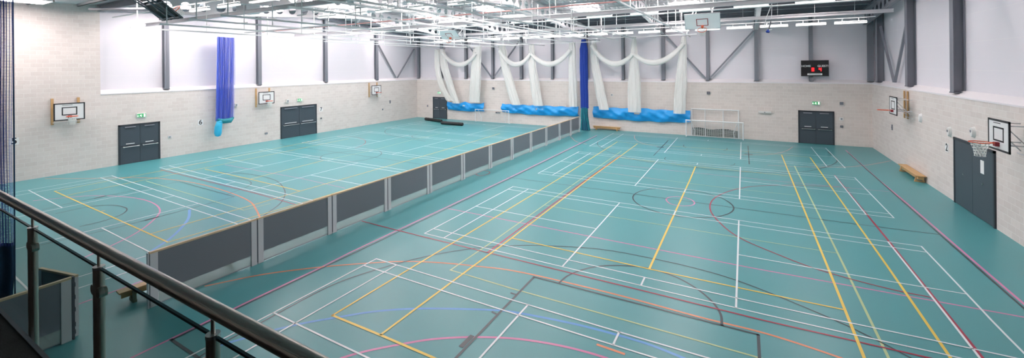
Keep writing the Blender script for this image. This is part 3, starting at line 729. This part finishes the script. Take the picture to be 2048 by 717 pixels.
# ---------------------------------------------------------------- wall basketball hoops (local: +x out of the wall, y along, z from floor)
def hoop_proto(o, wood_y=(-.55,.45), net=True):
    bx_ = o; r = empty('basketball_hoop', (0,0,0)); zb_, zt_ = 2.83, 3.73; w = 1.2
    for q in wood_y: MB().box(0, q-.05, 2.62, .05, q+.05, 3.98).build('wall_upright', 'wood', r)
    m = MB()
    for q in (-.42,.42):
        for zz in (3.05, 3.6): m.tube([(.05,q,zz),(bx_-.05,q,zz)], .02, 8)
        m.tube([(.05,q,2.8),(bx_-.05,q,3.5)], .015, 8)
    m.tube([(bx_-.06,-.45,3.05),(bx_-.06,.45,3.05)], .02, 8); m.tube([(bx_-.06,-.45,3.6),(bx_-.06,.45,3.6)], .02, 8)
    m.tube([(.07,-.55,2.72),(.07,.55,2.72)], .018, 8)
    m.build('support_arms', 'silver', r, smooth=True)
    bd = MB().box(bx_-.02, -w/2, zb_, bx_, w/2, zt_).build('backboard', 'white', r)
    m = MB(); t = .055; e = bx_+.006
    m.box(bx_-.025,-w/2,zb_,e,w/2,zb_+t); m.box(bx_-.025,-w/2,zt_-t,e,w/2,zt_); m.box(bx_-.025,-w/2,zb_,e,-w/2+t,zt_); m.box(bx_-.025,w/2-t,zb_,e,w/2,zt_)
    m.build('border', 'blackline', bd)
    m = MB(); a, b0, b1 = .295, 3.10, 3.52; t = .045
    m.box(bx_,-a,b0,e,a,b0+t); m.box(bx_,-a,b1-t,e,a,b1); m.box(bx_,-a,b0,e,-a+t,b1); m.box(bx_,a-t,b0,e,a,b1)
    m.build('target_square', 'blackline', bd)
    MB().box(bx_, -.28, 3.615, bx_+.003, .12, 3.635).build('board_marking', 'ink', bd)
    MB().box(bx_, -.07, 2.96, bx_+.09, .07, 3.08).build('ring_bracket', 'red', r)
    cxr = bx_+.15+.225
    ring = [(cxr+.225*math.cos(2*PI*k/32), .225*math.sin(2*PI*k/32), 3.05) for k in range(32)]
    rg = MB().tube(ring, .013, 8, closed=True)
    for q in (-.1,.1): rg.tube([(bx_+.08,q*.5,3.05),(bx_+.16,q,3.05)], .012, 8)
    rg = rg.build('ring', 'orange', r, smooth=True)
    if not net: return r
    rowsn = []
    for i in range(9):
        t = i/8; rad = .12+.10*(1-t)**2.2; rowsn.append([(cxr+rad*math.cos(2*PI*k/24), rad*math.sin(2*PI*k/24), 3.04-.40*t) for k in range(25)])
    MB().grid(rowsn).build('hoop_net', 'hoopnet', r, smooth=True)
    return r
h0 = hoop_proto(.42); h0.location = (XL+.025, 7.83, 0)
tag(h0, 'wall basketball hoop nearest the camera on the left wall', 'basketball hoop', 'wall basketball hoops')
h1 = copy_tree(h0); h1.location = (XL+.025, 18.4, 0); tag(h1, 'wall basketball hoop beside the wide door on the left wall', 'basketball hoop', 'wall basketball hoops')
h2 = copy_tree(h0); h2.location = (XL+.025, 29.2, 0); tag(h2, 'wall basketball hoop farthest along the left wall', 'basketball hoop', 'wall basketball hoops')
g0 = hoop_proto(.64, (-.85,-.35), False); g0.location = (XR-.025, 28.1, 0); g0.rotation_euler.z = PI
tag(g0, 'wall basketball hoop farther along the right wall above the bench', 'basketball hoop', 'wall basketball hoops')
g1 = hoop_proto(.64, (-.05,1.1)); g1.location = (XR-.025, 17.94, 0); g1.rotation_euler.z = PI
tag(g1, 'large near basketball hoop on the right wall by the store doors', 'basketball hoop', 'wall basketball hoops')

# ---------------------------------------------------------------- ceiling-folded hoops
def sky_hoop(loc, face, tilt, lab, mt='board_white', fm='silver', pole=None):
    """board centre at loc, front facing +-Y (face), tilted back by tilt"""
    r = empty('folding_basketball_hoop', loc); V = Vector(loc)
    n = Vector((0, face*math.cos(tilt), -math.sin(tilt))); ux = Vector((1,0,0)); uy = ux.cross(n).normalized()
    if uy.z < 0: uy = -uy
    def Q(a, b, o): return V+ux*a+uy*b+n*o
    def slab(m, a0,b0,a1,b1,o0,o1):
        m.add([Q(a,b,o) for o in (o0,o1) for a,b in ((a0,b0),(a1,b0),(a1,b1),(a0,b1))], [(0,3,2,1),(4,5,6,7),(0,1,5,4),(1,2,6,5),(2,3,7,6),(3,0,4,7)])
    bd = MB(); slab(bd, -.9,-.52,.9,.52,-.01,.01); bd = bd.build('backboard', mt, r)
    m = MB()
    for a in ((-.3,-.30,.3,-.26),(-.3,.14,.3,.18),(-.3,-.3,-.26,.18),(.26,-.3,.3,.18)): slab(m, *a, .01, .014)
    m.build('target_square', 'red', bd)
    m = MB()
    for a in ((-.9,-.52,.9,-.49),(-.9,.49,.9,.52),(-.9,-.52,-.87,.52),(.87,-.52,.9,.52)): slab(m, *a, -.03, .014)
    m.build('border', fm, bd)
    m = MB()
    for a in (-.6, 0, .6): m.bar(Q(a,-.5,-.05), Q(a,.5,-.05), .05, .05)
    for b in (-.4, .4): m.bar(Q(-.85,b,-.05), Q(.85,b,-.05), .05, .05)
    m.build('back_frame', 'steel', r)
    m = MB()
    for sx in (-.5, .5):
        m.tube([Q(sx,.4,-.06), (V.x+sx, V.y-face*1.5, 8.75), (V.x+sx, V.y-face*1.7, dz(V.y-face*1.7)-.05)], .035, 8)
        m.tube([Q(sx,-.4,-.06), (V.x+sx*.8, V.y-face*1.55, 8.7)], .03, 8)
    m.tube([(V.x-.6, V.y-face*1.5, 8.75), (V.x+.6, V.y-face*1.5, 8.75)], .035, 8)
    m.build('support_frame', 'white' if fm == 'silver' else 'steel', r, smooth=True)
    if pole: MB().tube([Q(-.6,.2,-.07), pole], .06, 10).build('mast', 'steel', r, smooth=True)
    c0 = Q(0,-.32,.22+.15); e1, e2 = ux, n
    m = MB(); m.tube([c0+(e1*math.cos(2*PI*k/28)+e2*math.sin(2*PI*k/28))*.225 for k in range(28)], .014, 8, closed=True); slab(m, -.06,-.38,.06,-.26,.01,.15)
    m.build('ring', 'orange', r, smooth=True)
    dn = -uy; rr = []
    for i in range(6):
        t = i/5; rr.append([c0+dn*(.36*t)+(e1*math.cos(2*PI*k/20)+e2*math.sin(2*PI*k/20))*(.22-.09*t) for k in range(21)])
    MB().grid(rr).build('hoop_net', 'hoopnet', r, smooth=True)
    tag(r, lab, 'basketball hoop', 'hoops folded up under the roof')
sky_hoop((-2.05, 26.3, 7.82), -1, math.radians(40), 'folded-up white basketball hoop under the roof at the far right end')
sky_hoop((-20.5, 27.6, 8.0), -1, math.radians(50), 'folded-up white basketball hoop under the roof at the far left end')
sky_hoop((-20.6, 8.1, 7.85), 1, math.radians(-50), 'folded-up basketball hoop seen from its dark back at upper left', 'board_back', 'steel', (-26.6, 7.6, 8.3))

# ---------------------------------------------------------------- hanging nets
def pleated(name, path, wfun, dfun, mt, parent, folds=7, n=64, lab=None):
    """closed pleated bundle along a path (list of points); widths across X, depth along Y"""
    rowsn = []; m = len(path)
    for i, p in enumerate(path):
        t = i/(m-1); w = wfun(t); d = dfun(t); rw = []
        for k in range(n+1):
            a = 2*PI*k/n; r_ = 1+.08*math.sin(folds*a+1.3*math.sin(t*5))+.05*math.sin((folds*2+1)*a+t*9)
            rw.append((p[0]+w/2*r_*math.cos(a), p[1]+d/2*r_*math.sin(a), p[2]))
        rowsn.append(rw)
    return MB().grid(rowsn).build(name, mt, parent, smooth=True)
def lerp(a, b, t): return a+(b-a)*t
def npath(pts, n=26):
    P = [Vector(p) for p in pts]; Q = smooth(P, False, max(2, n//(len(P)-1))); return Q
YN = 34.75
strands = [(-26.9,-25.1,7.25,1.75,1.0,.8,'far left'),(-22.4,-22.9,7.35,1.9,.85,1.15,'second from the left'),(-19.7,-18.3,7.35,1.85,.75,.85,'third from the left'),
           (-16.6,-16.05,7.35,1.85,.5,.85,'fourth from the left'),(-12.75,-12.75,7.4,1.9,.55,.7,'just left of the blue curtain'),
           (-10.95,-10.1,7.5,1.75,.5,.75,'just right of the blue curtain'),(-7.6,-7.65,7.6,1.65,.3,.95,'second from the right'),(-3.95,-4.35,7.55,1.7,.35,.8,'farthest right')]
assem = []
for nm, idx in (('short white cricket net with one swag, hanging above the short blue bag', (0,1)), ('white cricket net with two swags, hanging left of the blue curtain', (2,3,4)),
                ('white cricket net with two swags, hanging right of the blue curtain', (5,6,7))):
    r = empty('hanging_net', (strands[idx[0]][0], YN, 1.8)); assem.append(r)
    for i in idx:
        xt, xb, zt_, zb_, wt, wb_, _ = strands[i]
        bow = .25 if xb > xt+.5 else 0
        pth = npath([(xt, YN, zt_), (lerp(xt,xb,.35)-bow*.5, YN, lerp(zt_,zb_,.35)), (lerp(xt,xb,.7)-bow*.3, YN+.05, lerp(zt_,zb_,.7)), (xb, YN+.1, zb_)])
        pleated('net_drop', pth, lambda t, a=wt, b=wb_: lerp(a, b, min(1, t*1.6))*(.9 if t < .05 else 1), lambda t: .28+.1*t, 'voile', r, folds=8)
        MB().box(xt-wt*.6, YN-.04, zt_, xt+wt*.6, YN+.04, zt_+.04).build('hanging_bar', 'steel', r)
    tag(r, nm, 'net')
pth = npath([(-27.25, YN-.2, 7.2), (-27.2, YN-.2, 5.5), (-26.7, YN-.2, 3.6), (-25.7, YN-.15, 2.0)])
pleated('net_drop', pth, lambda t: .55+.2*t, lambda t: .2, 'voile_s', assem[0], folds=5)
def swag(xa, za, xb, zb_, low, r):
    N = 26; pts = []
    for i in range(N):
        t = i/(N-1); zz = lerp(za, zb_, t)-4*t*(1-t)*((za+zb_)/2-low); pts.append((lerp(xa,xb,t), YN-.25, zz))
    rowsn = []
    for i, p in enumerate(pts):
        t = i/(N-1); a0 = pts[max(0,i-1)]; b0 = pts[min(N-1,i+1)]; d = (Vector(b0)-Vector(a0)).normalized(); nn = Vector((-d.z,0,d.x)); w = .15+.07*math.sin(PI*t)
        rowsn.append([tuple(Vector(p)+nn*(w*math.cos(a)*(1+.08*math.sin(5*a)))+Vector((0,1,0))*(.12*math.sin(a))) for a in [2*PI*k/24 for k in range(25)]])
    MB().grid(rowsn).build('net_swag', 'voile', r, smooth=True)
swag(-26.5, 6.9, -22.4, 6.7, 5.62, assem[0])
swag(-19.8, 6.9, -16.6, 6.5, 5.58, assem[1])
swag(-16.5, 6.5, -12.8, 6.8, 5.58, assem[1])
swag(-11.0, 7.1, -7.65, 6.3, 5.55, assem[2])
swag(-7.6, 6.3, -3.95, 7.0, 5.62, assem[2])
# blue bags along the back wall
def bag(x0, x1, zt_, zb_, sag, lab, name_x, seed):
    r = empty('net_storage_bag', ((x0+x1)/2, YB-.3, zb_)); N = int((x1-x0)*9); rng = random.Random(seed); rowsn = []
    ph = [rng.uniform(0,6) for _ in range(6)]
    for i in range(N+1):
        t = i/N; x = lerp(x0,x1,t); top = zt_-sag*abs(math.sin(t*PI*2.0))*.5-.03*math.sin(x*5+ph[0]); bot = zb_-.07-.10*math.sin(PI*t)+.02*math.sin(x*4+ph[1])
        rw = []
        for k in range(19):
            a = k/18; zz = lerp(top, bot, a); bul = .20*math.sin(PI*min(1,a*.9+.08))+.07
            fold = .05*math.sin(x*3.2+a*5+ph[2])+.045*math.sin(x*6-a*8+ph[3])*math.sin(PI*a)+.015*math.sin(x*13+a*12+ph[4])
            rw.append((x, YB-.08-bul-fold, zz))
        rw.append((x, YB-.035, bot+.02)); rowsn.append(rw)
    MB().grid(rowsn).build('cover', 'bag', r, smooth=True)
    x = x0+.15
    while x < x1:
        MB().tube([(x, YB-.03, zt_+.05), (x, YB-.11, zt_+.02), (x, YB-.13, zt_-.04)], .014, 6).build('hook', 'white', r); x += .62
    MB().add([(name_x-.35, YB-.36, lerp(zt_,zb_,.5)+.07), (name_x-.35, YB-.36, lerp(zt_,zb_,.5)-.05), (name_x+.35, YB-.36, lerp(zt_,zb_,.5)-.06), (name_x+.35, YB-.36, lerp(zt_,zb_,.5)+.06),
              (name_x-.35, YB-.35, lerp(zt_,zb_,.5)+.07), (name_x-.35, YB-.35, lerp(zt_,zb_,.5)-.05), (name_x+.35, YB-.35, lerp(zt_,zb_,.5)-.06), (name_x+.35, YB-.35, lerp(zt_,zb_,.5)+.06)],
             [(0,1,2,3),(7,6,5,4),(0,3,7,4),(1,5,6,2),(0,4,5,1),(3,2,6,7)]).build('name_patch', 'offwhite', r)
    tag(r, lab, 'bag', 'blue net storage bags')
bag(-26.5, -22.05, 1.88, 1.12, .28, 'short bright blue net bag near the far left door', -24.6, 1)
bag(-20.05, -12.45, 1.86, 1.12, .1, 'long bright blue net bag left of the blue curtain', -16.1, 2)
bag(-11.15, -3.62, 1.95, 1.08, .12, 'long bright blue net bag right of the blue curtain', -7.4, 3)
# central royal blue curtain bundle
r = empty('dividing_curtain', (-11.62, 34.4, 0))
pleated('curtain', npath([(-11.62,34.4,7.6),(-11.62,34.4,6.0),(-11.62,34.4,4.0),(-11.6,34.4,1.85)]), lambda t: .34+.28*min(1,t*6), lambda t: .4, 'bluec', r, folds=11)
m = MB(); rng = random.Random(3)
for k in range(34):
    a = 2*PI*k/34; x0 = -11.6+.27*math.cos(a); y0 = 34.4+.2*math.sin(a); a2 = a+rng.uniform(-.5,.5)
    m.tube([(x0,y0,1.95), (x0+rng.uniform(-.05,.05),y0,1.2), (-11.58+.36*math.cos(a2), 34.4+.26*math.sin(a2), .5), (-11.55+.42*math.cos(a2), 34.4+.3*math.sin(a2), .02)], .017, 5)
m.build('cord_skirt', 'teal', r)
pleated('skirt', npath([(-11.6,34.4,1.95),(-11.6,34.4,1.2),(-11.58,34.4,.6),(-11.56,34.4,.02)]), lambda t: .46+.2*t, lambda t: .3, 'navy', r, folds=9)
tag(r, 'royal blue dividing curtain bundled at the far wall, teal cords at its foot', 'curtain')
# blue hanging net on the left wall
XN = XL+.45; r = empty('hanging_net', (XN, 15.55, 2.0)); m = MB()
rowsn = []
for i in range(40):
    t = i/39; zz = lerp(7.55, 1.95, t); rowsn.append([(XN+.10*math.sin(a*58)+.03*math.sin(a*23+t*5), 15.02-.12*t+1.06*a, zz) for a in [k/120 for k in range(121)]])
m.grid(rowsn); m.build('netting', 'voile_b', r, smooth=True)
m = MB(); rng = random.Random(5)
for k in range(46):
    a = k/45; y0 = 15.0+1.08*a; xx = XN+.14+rng.uniform(-.03,.05)
    m.tube([(xx, y0, 7.58), (xx, y0-.04+rng.uniform(-.02,.02), 5.0), (xx, y0-.12+rng.uniform(-.03,.03), 2.1)], .011, 4)
m.build('cords', 'bluecord', r)
MB().box(XN-.04, 14.95, 7.55, XN+.06, 16.15, 7.63).build('hanging_bar', 'white', r)
m = MB()
m.tube([(XN-.1+.2, 14.95, 2.08), (XN+.12, 15.3, 1.92), (XN+.12, 15.75, 1.92), (XN+.08, 15.98, 2.1)], [.10,.16,.17,.08], 14); m.build('gathered_hem', 'teal', r, smooth=True)
tag(r, 'blue cord net hanging full height against the left wall', 'net')
r = empty('net_bag', (XN, 15.05, .95)); m = MB().tube([(XN+.1, 15.2, 2.06), (XN+.1, 15.08, 1.85), (XN+.1, 15.0, 1.5), (XN+.1, 14.98, 1.15), (XN+.1, 14.98, .98), (XN+.1, 14.98, .93)], [.12,.18,.22,.22,.16,.04], 18)
m.build('sack', 'bagc', r, smooth=True)
m = MB().tube([(XN+.28*math.cos(2*PI*k/16)*.7+.1, 15.13+.2*math.sin(2*PI*k/16), 1.9) for k in range(16)], .015, 6, closed=True); m.build('drawstring', 'teal', r)
tag(r, 'cyan sack hanging at the foot of the blue net on the left wall', 'bag')
# near net at the left edge of the frame
r = empty('dividing_net', (-12.95, 1.5, 0))
def sheet(x0, amp, y0, y1, zt_, zb_, waves, mt, nm, ph=0):
    rowsn = []
    for i in range(30):
        t = i/29; rowsn.append([(x0+amp*(.3+a)*math.sin(2*PI*waves*a+ph+.4*math.sin(t*6)), lerp(y0,y1,a)+.012*math.sin(9*a+t*7), lerp(zt_,zb_,t)) for a in [k/200 for k in range(201)]])
    return MB().grid(rowsn).build(nm, mt, r, smooth=True)
sheet(-12.95, .25, 2.50, -.9, 7.6, 1.85, 16, 'mesh_near', 'netting'); sheet(-13.2, .3, 2.44, -.9, 7.6, 1.85, 13, 'mesh_near', 'netting', 1.2)
m = MB(); m.tube([(-12.94,2.51,7.6),(-12.95,2.51,4.5),(-12.95,2.50,.6)], .012, 6); m.build('edge_cord', 'navy', r)
sheet(-13.0, .2, 2.49, -.9, 1.9, .05, 14, 'navy', 'skirt', .5)
MB().box(-13.25, -.9, 7.6, -12.9, 2.5, 7.66).build('hanging_bar', 'white', r)
tag(r, 'blue mesh net with dark blue skirt hanging at the left edge beside the gallery', 'net')

# ---------------------------------------------------------------- barrier
XBR = -11.69
def panel(y0, y1, lab, xs=XBR, end_post=False):
    r = empty('dividing_barrier', (xs, (y0+y1)/2, 0)); H = 1.245; t = .022
    MB().box(xs-t, y0+.17, .30, xs+t, y1-.17, H-.02).build('board', 'board', r)
    MB().box(xs-.012, y0+.02, .045, xs+.012, y1-.02, .30).build('clear_strip', 'poly', r)
    MB().box(xs-.02, y0+.02, .03, xs+.02, y1-.02, .045).build('base_rail', 'steel', r)
    MB().box(xs-.032, y0+.01, H-.02, xs+.032, y1-.01, H+.02).build('top_rail', 'topwood', r)
    for a, b in ((y0+.015, y0+.17), (y1-.17, y1-.015)): MB().box(xs-.035, a, .0, xs+.035, b, H-.02).build('end_post', 'silver', r, bevel=.006)
    m = MB()
    for yy in (y0+.008, y1-.008): m.box(xs-.03, yy-.006, .05, xs+.038, yy+.006, H-.02)
    m.build('joint_strip', 'steel_d', r)
    tag(r, lab, 'barrier panel', 'rebound barrier sections dividing the hall'); return r
ys = [4.30, 6.78, 9.25, 11.75, 14.22, 16.72, 19.25, 21.68, 24.2, 26.6, 29.0, 31.3, 33.35]
for i in range(12): panel(ys[i], ys[i+1], 'dark grey barrier panel, %s in line from the gallery end' % NUM[i])
pl = panel(.6, 3.03, 'dark grey barrier panel behind the glass at lower left, next to the gap')
m = MB().box(XBR-.03, 3.03, 0, XBR+.035, 3.06, 1.26)
for zz in (.15,.3,.6,.85,1.1): m.box(XBR-.04, 3.03, zz-.04, XBR+.045, 3.07, zz+.04)
m.build('lock_channel', 'steel_d', pl)
m = MB().box(XBR-.04, 4.275, 0, XBR+.03, 4.302, 1.25); 
o_ = m.build('end_channel', 'silver', loc=(XBR,4.27,0)); tag(o_, 'pale end channel closing the barrier at the gap', 'post')
# open gate leaf
gr = empty('barrier_gate', (XBR-.08, 3.10, 0)); A = Vector((XBR-.08, 3.12, 0)); Dv = Vector((-1.24, -.30, 0)).normalized(); ln = 1.15
def gb(m, a0, a1, z0, z1, th): m.bar(A+Dv*a0+Vector((0,0,(z0+z1)/2)), A+Dv*a1+Vector((0,0,(z0+z1)/2)), th, z1-z0); return m
gb(MB(), .12, ln-.1, .28, 1.20, .04).build('board', 'board', gr); gb(MB(), 0, ln, 1.20, 1.24, .06).build('top_rail', 'topwood', gr)
gb(MB(), 0, .12, 0, 1.2, .06).build('end_post', 'silver', gr); gb(MB(), ln-.1, ln, 0, 1.2, .06).build('end_post', 'silver', gr); gb(MB(), .12, ln-.1, .03, .28, .02).build('clear_strip', 'poly', gr)
tag(gr, 'open barrier gate leaf swung back beside the gap, seen through the glass', 'gate')

# ---------------------------------------------------------------- benches
def bench(a, b, w, h, lab, mt='wood', angle_leg='darkwood'):
    A = Vector((a[0],a[1],0)); B = Vector((b[0],b[1],0)); d = (B-A).normalized(); n = Vector((-d.y,d.x,0)); r = empty('balance_bench', (A+B)/2); Z = Vector((0,0,1))
    MB().bar(A+Z*(h-.02), B+Z*(h-.02), w, .04).build('seat', mt, r, bevel=.008)
    MB().bar(A+d*.06+Z*(h-.11), B-d*.06+Z*(h-.11), w*.62 if mt == 'wood' and angle_leg == 'wood' else .04, .13).build('beam', 'wood', r)
    L_ = (B-A).length
    for q in (.28, L_-.28):
        P = A+d*q; m = MB(); m.bar(P-n*w*.55+Z*.03, P+n*w*.55+Z*.03, .08, .06); m.bar(P-n*w*.4+Z*.06, P-n*w*.3+Z*(h-.04), .06, .06); m.bar(P+n*w*.4+Z*.06, P+n*w*.3+Z*(h-.04), .06, .06); m.bar(P-n*w*.35+Z*(h*.55), P+n*w*.35+Z*(h*.55), .05, .08)
        m.build('leg', angle_leg, r)
    tag(r, lab, 'bench')
bench((-12.42, 3.98), (-12.2, 6.6), .24, .32, 'wooden balance bench poking out behind the barrier end at the gap')
bench((6.74, 28.7), (6.74, 26.0), .32, .32, 'wooden bench standing against the right wall', 'wood', 'wood')
bench((-11.15, 35.25), (-8.85, 35.25), .26, .32, 'wooden bench against the far wall beside the blue curtain', 'wood', 'wood')
# black rolls
def roll(a, b, r_, lab):
    r = empty('rolled_mat', ((a[0]+b[0])/2, (a[1]+b[1])/2, 0)); A = Vector((a[0],a[1],r_)); B = Vector((b[0],b[1],r_)); pts = [A+(B-A)*t for t in (0,.02,.2,.5,.8,.98,1)]
    MB().tube(pts, [r_*.85,r_,r_,r_*1.02,r_,r_*.97,r_*.8], 18).build('cover', 'black', r, smooth=True)
    m = MB()
    for t in (.2,.8):
        q = A+(B-A)*t; d = (B-A).normalized(); m.tube([q-d*.04, q+d*.04], r_*1.05, 18)
    m.build('strap', 'blackline', r, smooth=True); tag(r, lab, 'mat', 'black rolled mats')
roll((-28.1, 33.7), (-25.5, 33.0), .15, 'black rolled mat nearer the left corner door')
roll((-24.75, 32.0), (-22.3, 32.0), .155, 'black rolled mat lying in front of the short blue bag')

# ---------------------------------------------------------------- goals
def goal(x0, x1, y, h, dep, r_, lab, back=True, posts=(), netz=None):
    r = empty('goal', ((x0+x1)/2, y, 0))
    MB().tube([(x0,y,r_),(x0,y,h)], r_, 10).build('post', 'white', r, smooth=True); MB().tube([(x1,y,r_),(x1,y,h)], r_, 10).build('post', 'white', r, smooth=True)
    MB().tube([(x0-r_,y,h),(x1+r_,y,h)], r_, 10).build('crossbar', 'white', r, smooth=True)
    if back:
        m = MB()
        m.tube([(x0,y,r_),(x0,y+dep,r_)], r_*.7, 8); m.tube([(x1,y,r_),(x1,y+dep,r_)], r_*.7, 8); m.tube([(x0,y+dep,r_),(x1,y+dep,r_)], r_*.7, 8)
        m.tube([(x0+.35,y,h-.05),(x0+.55,y+dep*.8,.45),(x0+.5,y+dep,.04)], r_*.6, 8); m.tube([(x1-.35,y,h-.05),(x1-.6,y+dep*.8,.45),(x1-.55,y+dep,.04)], r_*.6, 8)
        m.build('back_frame', 'white', r, smooth=True)
    for q in posts: MB().tube([(q,y+.02,r_),(q,y+.02,h)], r_*.7, 8).build('stanchion', 'white', r, smooth=True)
    if netz:
        rowsn = []
        for i in range(12):
            t = i/11; rowsn.append([(lerp(x0+.05,x1-.05,a), y+dep*.9*(.55+.45*t)+.03*math.sin(a*40), lerp(netz, .04, t)+.05*math.sin(a*9)*(1-t)) for a in [k/60 for k in range(61)]])
        MB().grid(rowsn).build('goal_net', 'goalnet', r, smooth=True)
    tag(r, lab, 'goal'); return r
goal(-3.86, -.17, 34.72, 1.25, .5, .042, 'low wide white goal against the far wall right of the bags', True, (), 1.15)
g = goal(-3.54, -.45, 35.30, 2.06, .1, .04, 'tall white goal frame standing behind the low goal', False, (-2.62,-1.43), None)
rowsn = []
for i in range(8):
    t = i/7; rowsn.append([(lerp(-3.5,-.5,a), 35.36+.03*math.sin(a*50+t*3), lerp(.62+.04*math.sin(a*11), .02, t)) for a in [k/70 for k in range(71)]])
MB().grid(rowsn).build('lowered_net', 'dnet', g, smooth=True)
m = MB()
for a in range(22): m.tube([(-3.45+a*.137, 35.30, .03), (-3.45+a*.137, 35.30, .58)], .006, 4)
for q in range(5): m.tube([(-3.5, 35.30, .1+q*.115), (-.5, 35.30, .1+q*.115)], .006, 4)
m.build('net_cords', 'netc', g)
goal(-22.9, -19.15, 35.02, 1.22, .3, .032, 'low white goal half hidden behind the short blue bag', True, (), 1.0)
# bits between bags
wall_box('B', -20.6, .95, .5, .14, .1, 'steel_d', 'wall_bracket', 'dark wall bracket between the two left bags', 'bracket')

# pull hook and winch under the rafter
r = empty('curtain_winch', (.95, 21.6, 8.0)); MB().box(.86, 21.4, 7.98, 1.14, 21.75, 8.45).build('casing', 'steel', r, bevel=.01)
MB().box(1.14, 21.45, 8.2, 1.18, 21.65, 8.42).build('cover_plate', 'white', r)
m = MB(); m.tube([(1.0,21.6,7.98),(.80,21.6,7.4),(.72,21.6,7.02)], .018, 6); m.tube([(1.0,21.6,7.98),(.98,21.6,7.35)], .012, 6); m.build('pull_cords', 'white', r)
tag(r, 'grey winch box with white cords under the rafter, right of centre', 'winch')
r = empty('pull_handle', (.92, 21.6, 6.85)); MB().tube([(.95,21.6,7.25),(.93,21.6,7.1),(.86,21.6,6.85)], .025, 8).build('grip', 'steel_d', r, smooth=True)
MB().tube([(.86,21.6,6.87),(.84,21.6,6.78),(.83,21.6,6.74)], [.03,.085,.05], 10).build('weight', 'bluec', r, smooth=True)
MB().tube([(.86,21.6,6.84),(.99,21.6,6.86)], .03, 8).build('toggle', 'white', r)
tag(r, 'blue weighted pull handle dangling below the winch box', 'handle')

# ---------------------------------------------------------------- gallery and balustrade
YG = .80
g = MB().box(XL, YF, 3.45, XR, .765, 3.79).build('gallery_slab', 'gwall'); g['kind'] = 'structure'; g['label'] = 'gallery floor slab'
MB().box(XL, YF, 3.79, XR, .765, 3.802).build('carpet', 'carpet', g)
MB().box(XL, .755, 3.44, XR, .775, 3.808).build('edge_trim', 'steel_d', g)
br = empty('glass_balustrade', (-2.6, YG, 3.8))
zr = CH-1.080*YG
hr = MB().tube([(-7.5,YG,zr),(3.0,YG,zr)], .027, 24).build('handrail', 'rail', br, smooth=True)
MB().tube([(-7.5,YG-.0255*math.cos(math.radians(34)),zr+.0255*math.sin(math.radians(34))),(3.0,YG-.0255*math.cos(math.radians(34)),zr+.0255*math.sin(math.radians(34)))], .0028, 8).build('rail_groove', 'rail2', hr)
px_ = [-5.80+1.053*i for i in range(7)]
px_ = [-4.695*YG-1.31*YG*1.0 if False else x for x in [(-4.69-1.3)*YG, -4.69*YG, -3.395*YG, -2.075*YG, -.76*YG, .55*YG, 1.86*YG]]
zt_ = CH-1.205*YG
for i, x in enumerate(px_):
    p = MB().tube([(x,YG,3.40),(x,YG,zt_)], .0225, 20).build('post', 'rail', br, smooth=True)
    MB().tube([(x,YG,zt_),(x,YG,zt_+.012)], .024, 20).build('post_cap', 'chrome', p, smooth=True)
    MB().tube([(x,YG,zt_+.01),(x,YG,zr-.02)], .007, 10).build('rail_pin', 'rail', p, smooth=True)
    for zz in (zt_-.105, 3.70):
        m = MB(); m.tube([(x-.052,YG,zz),(x+.052,YG,zz)], .011, 10)
        for sx in (-1,1): m.tube([(x+sx*.034,YG-.016,zz),(x+sx*.034,YG+.016,zz)], .024, 18)
        m.build('glass_clamp', 'rail', p, smooth=True)
for i in range(len(px_)-1):
    a, b = px_[i]+.028, px_[i+1]-.028
    gp = MB().box(a, YG-.004, 3.60, b, YG+.004, zt_+.004).build('glass_pane', 'glass', br)
    m = MB().box(a, YG-.0052, zt_-.001, b, YG+.0052, zt_+.009)
    m.build('glass_edge', 'glass_e', gp)
tag(br, 'steel and glass balustrade with round handrail along the gallery edge', 'balustrade')

# ---------------------------------------------------------------- world, colour management
w = bpy.data.worlds.new('world'); S.world = w; w.use_nodes = True
w.node_tree.nodes['Background'].inputs[0].default_value = (.9,.95,1,1); w.node_tree.nodes['Background'].inputs[1].default_value = 0.5
S.view_settings.view_transform = 'Standard'; S.view_settings.look = 'None'; S.view_settings.exposure = 0.74; S.view_settings.gamma = 1; S.view_settings.use_curve_mapping = False
for o in bpy.data.objects:
    if '_o' in o: del o['_o']
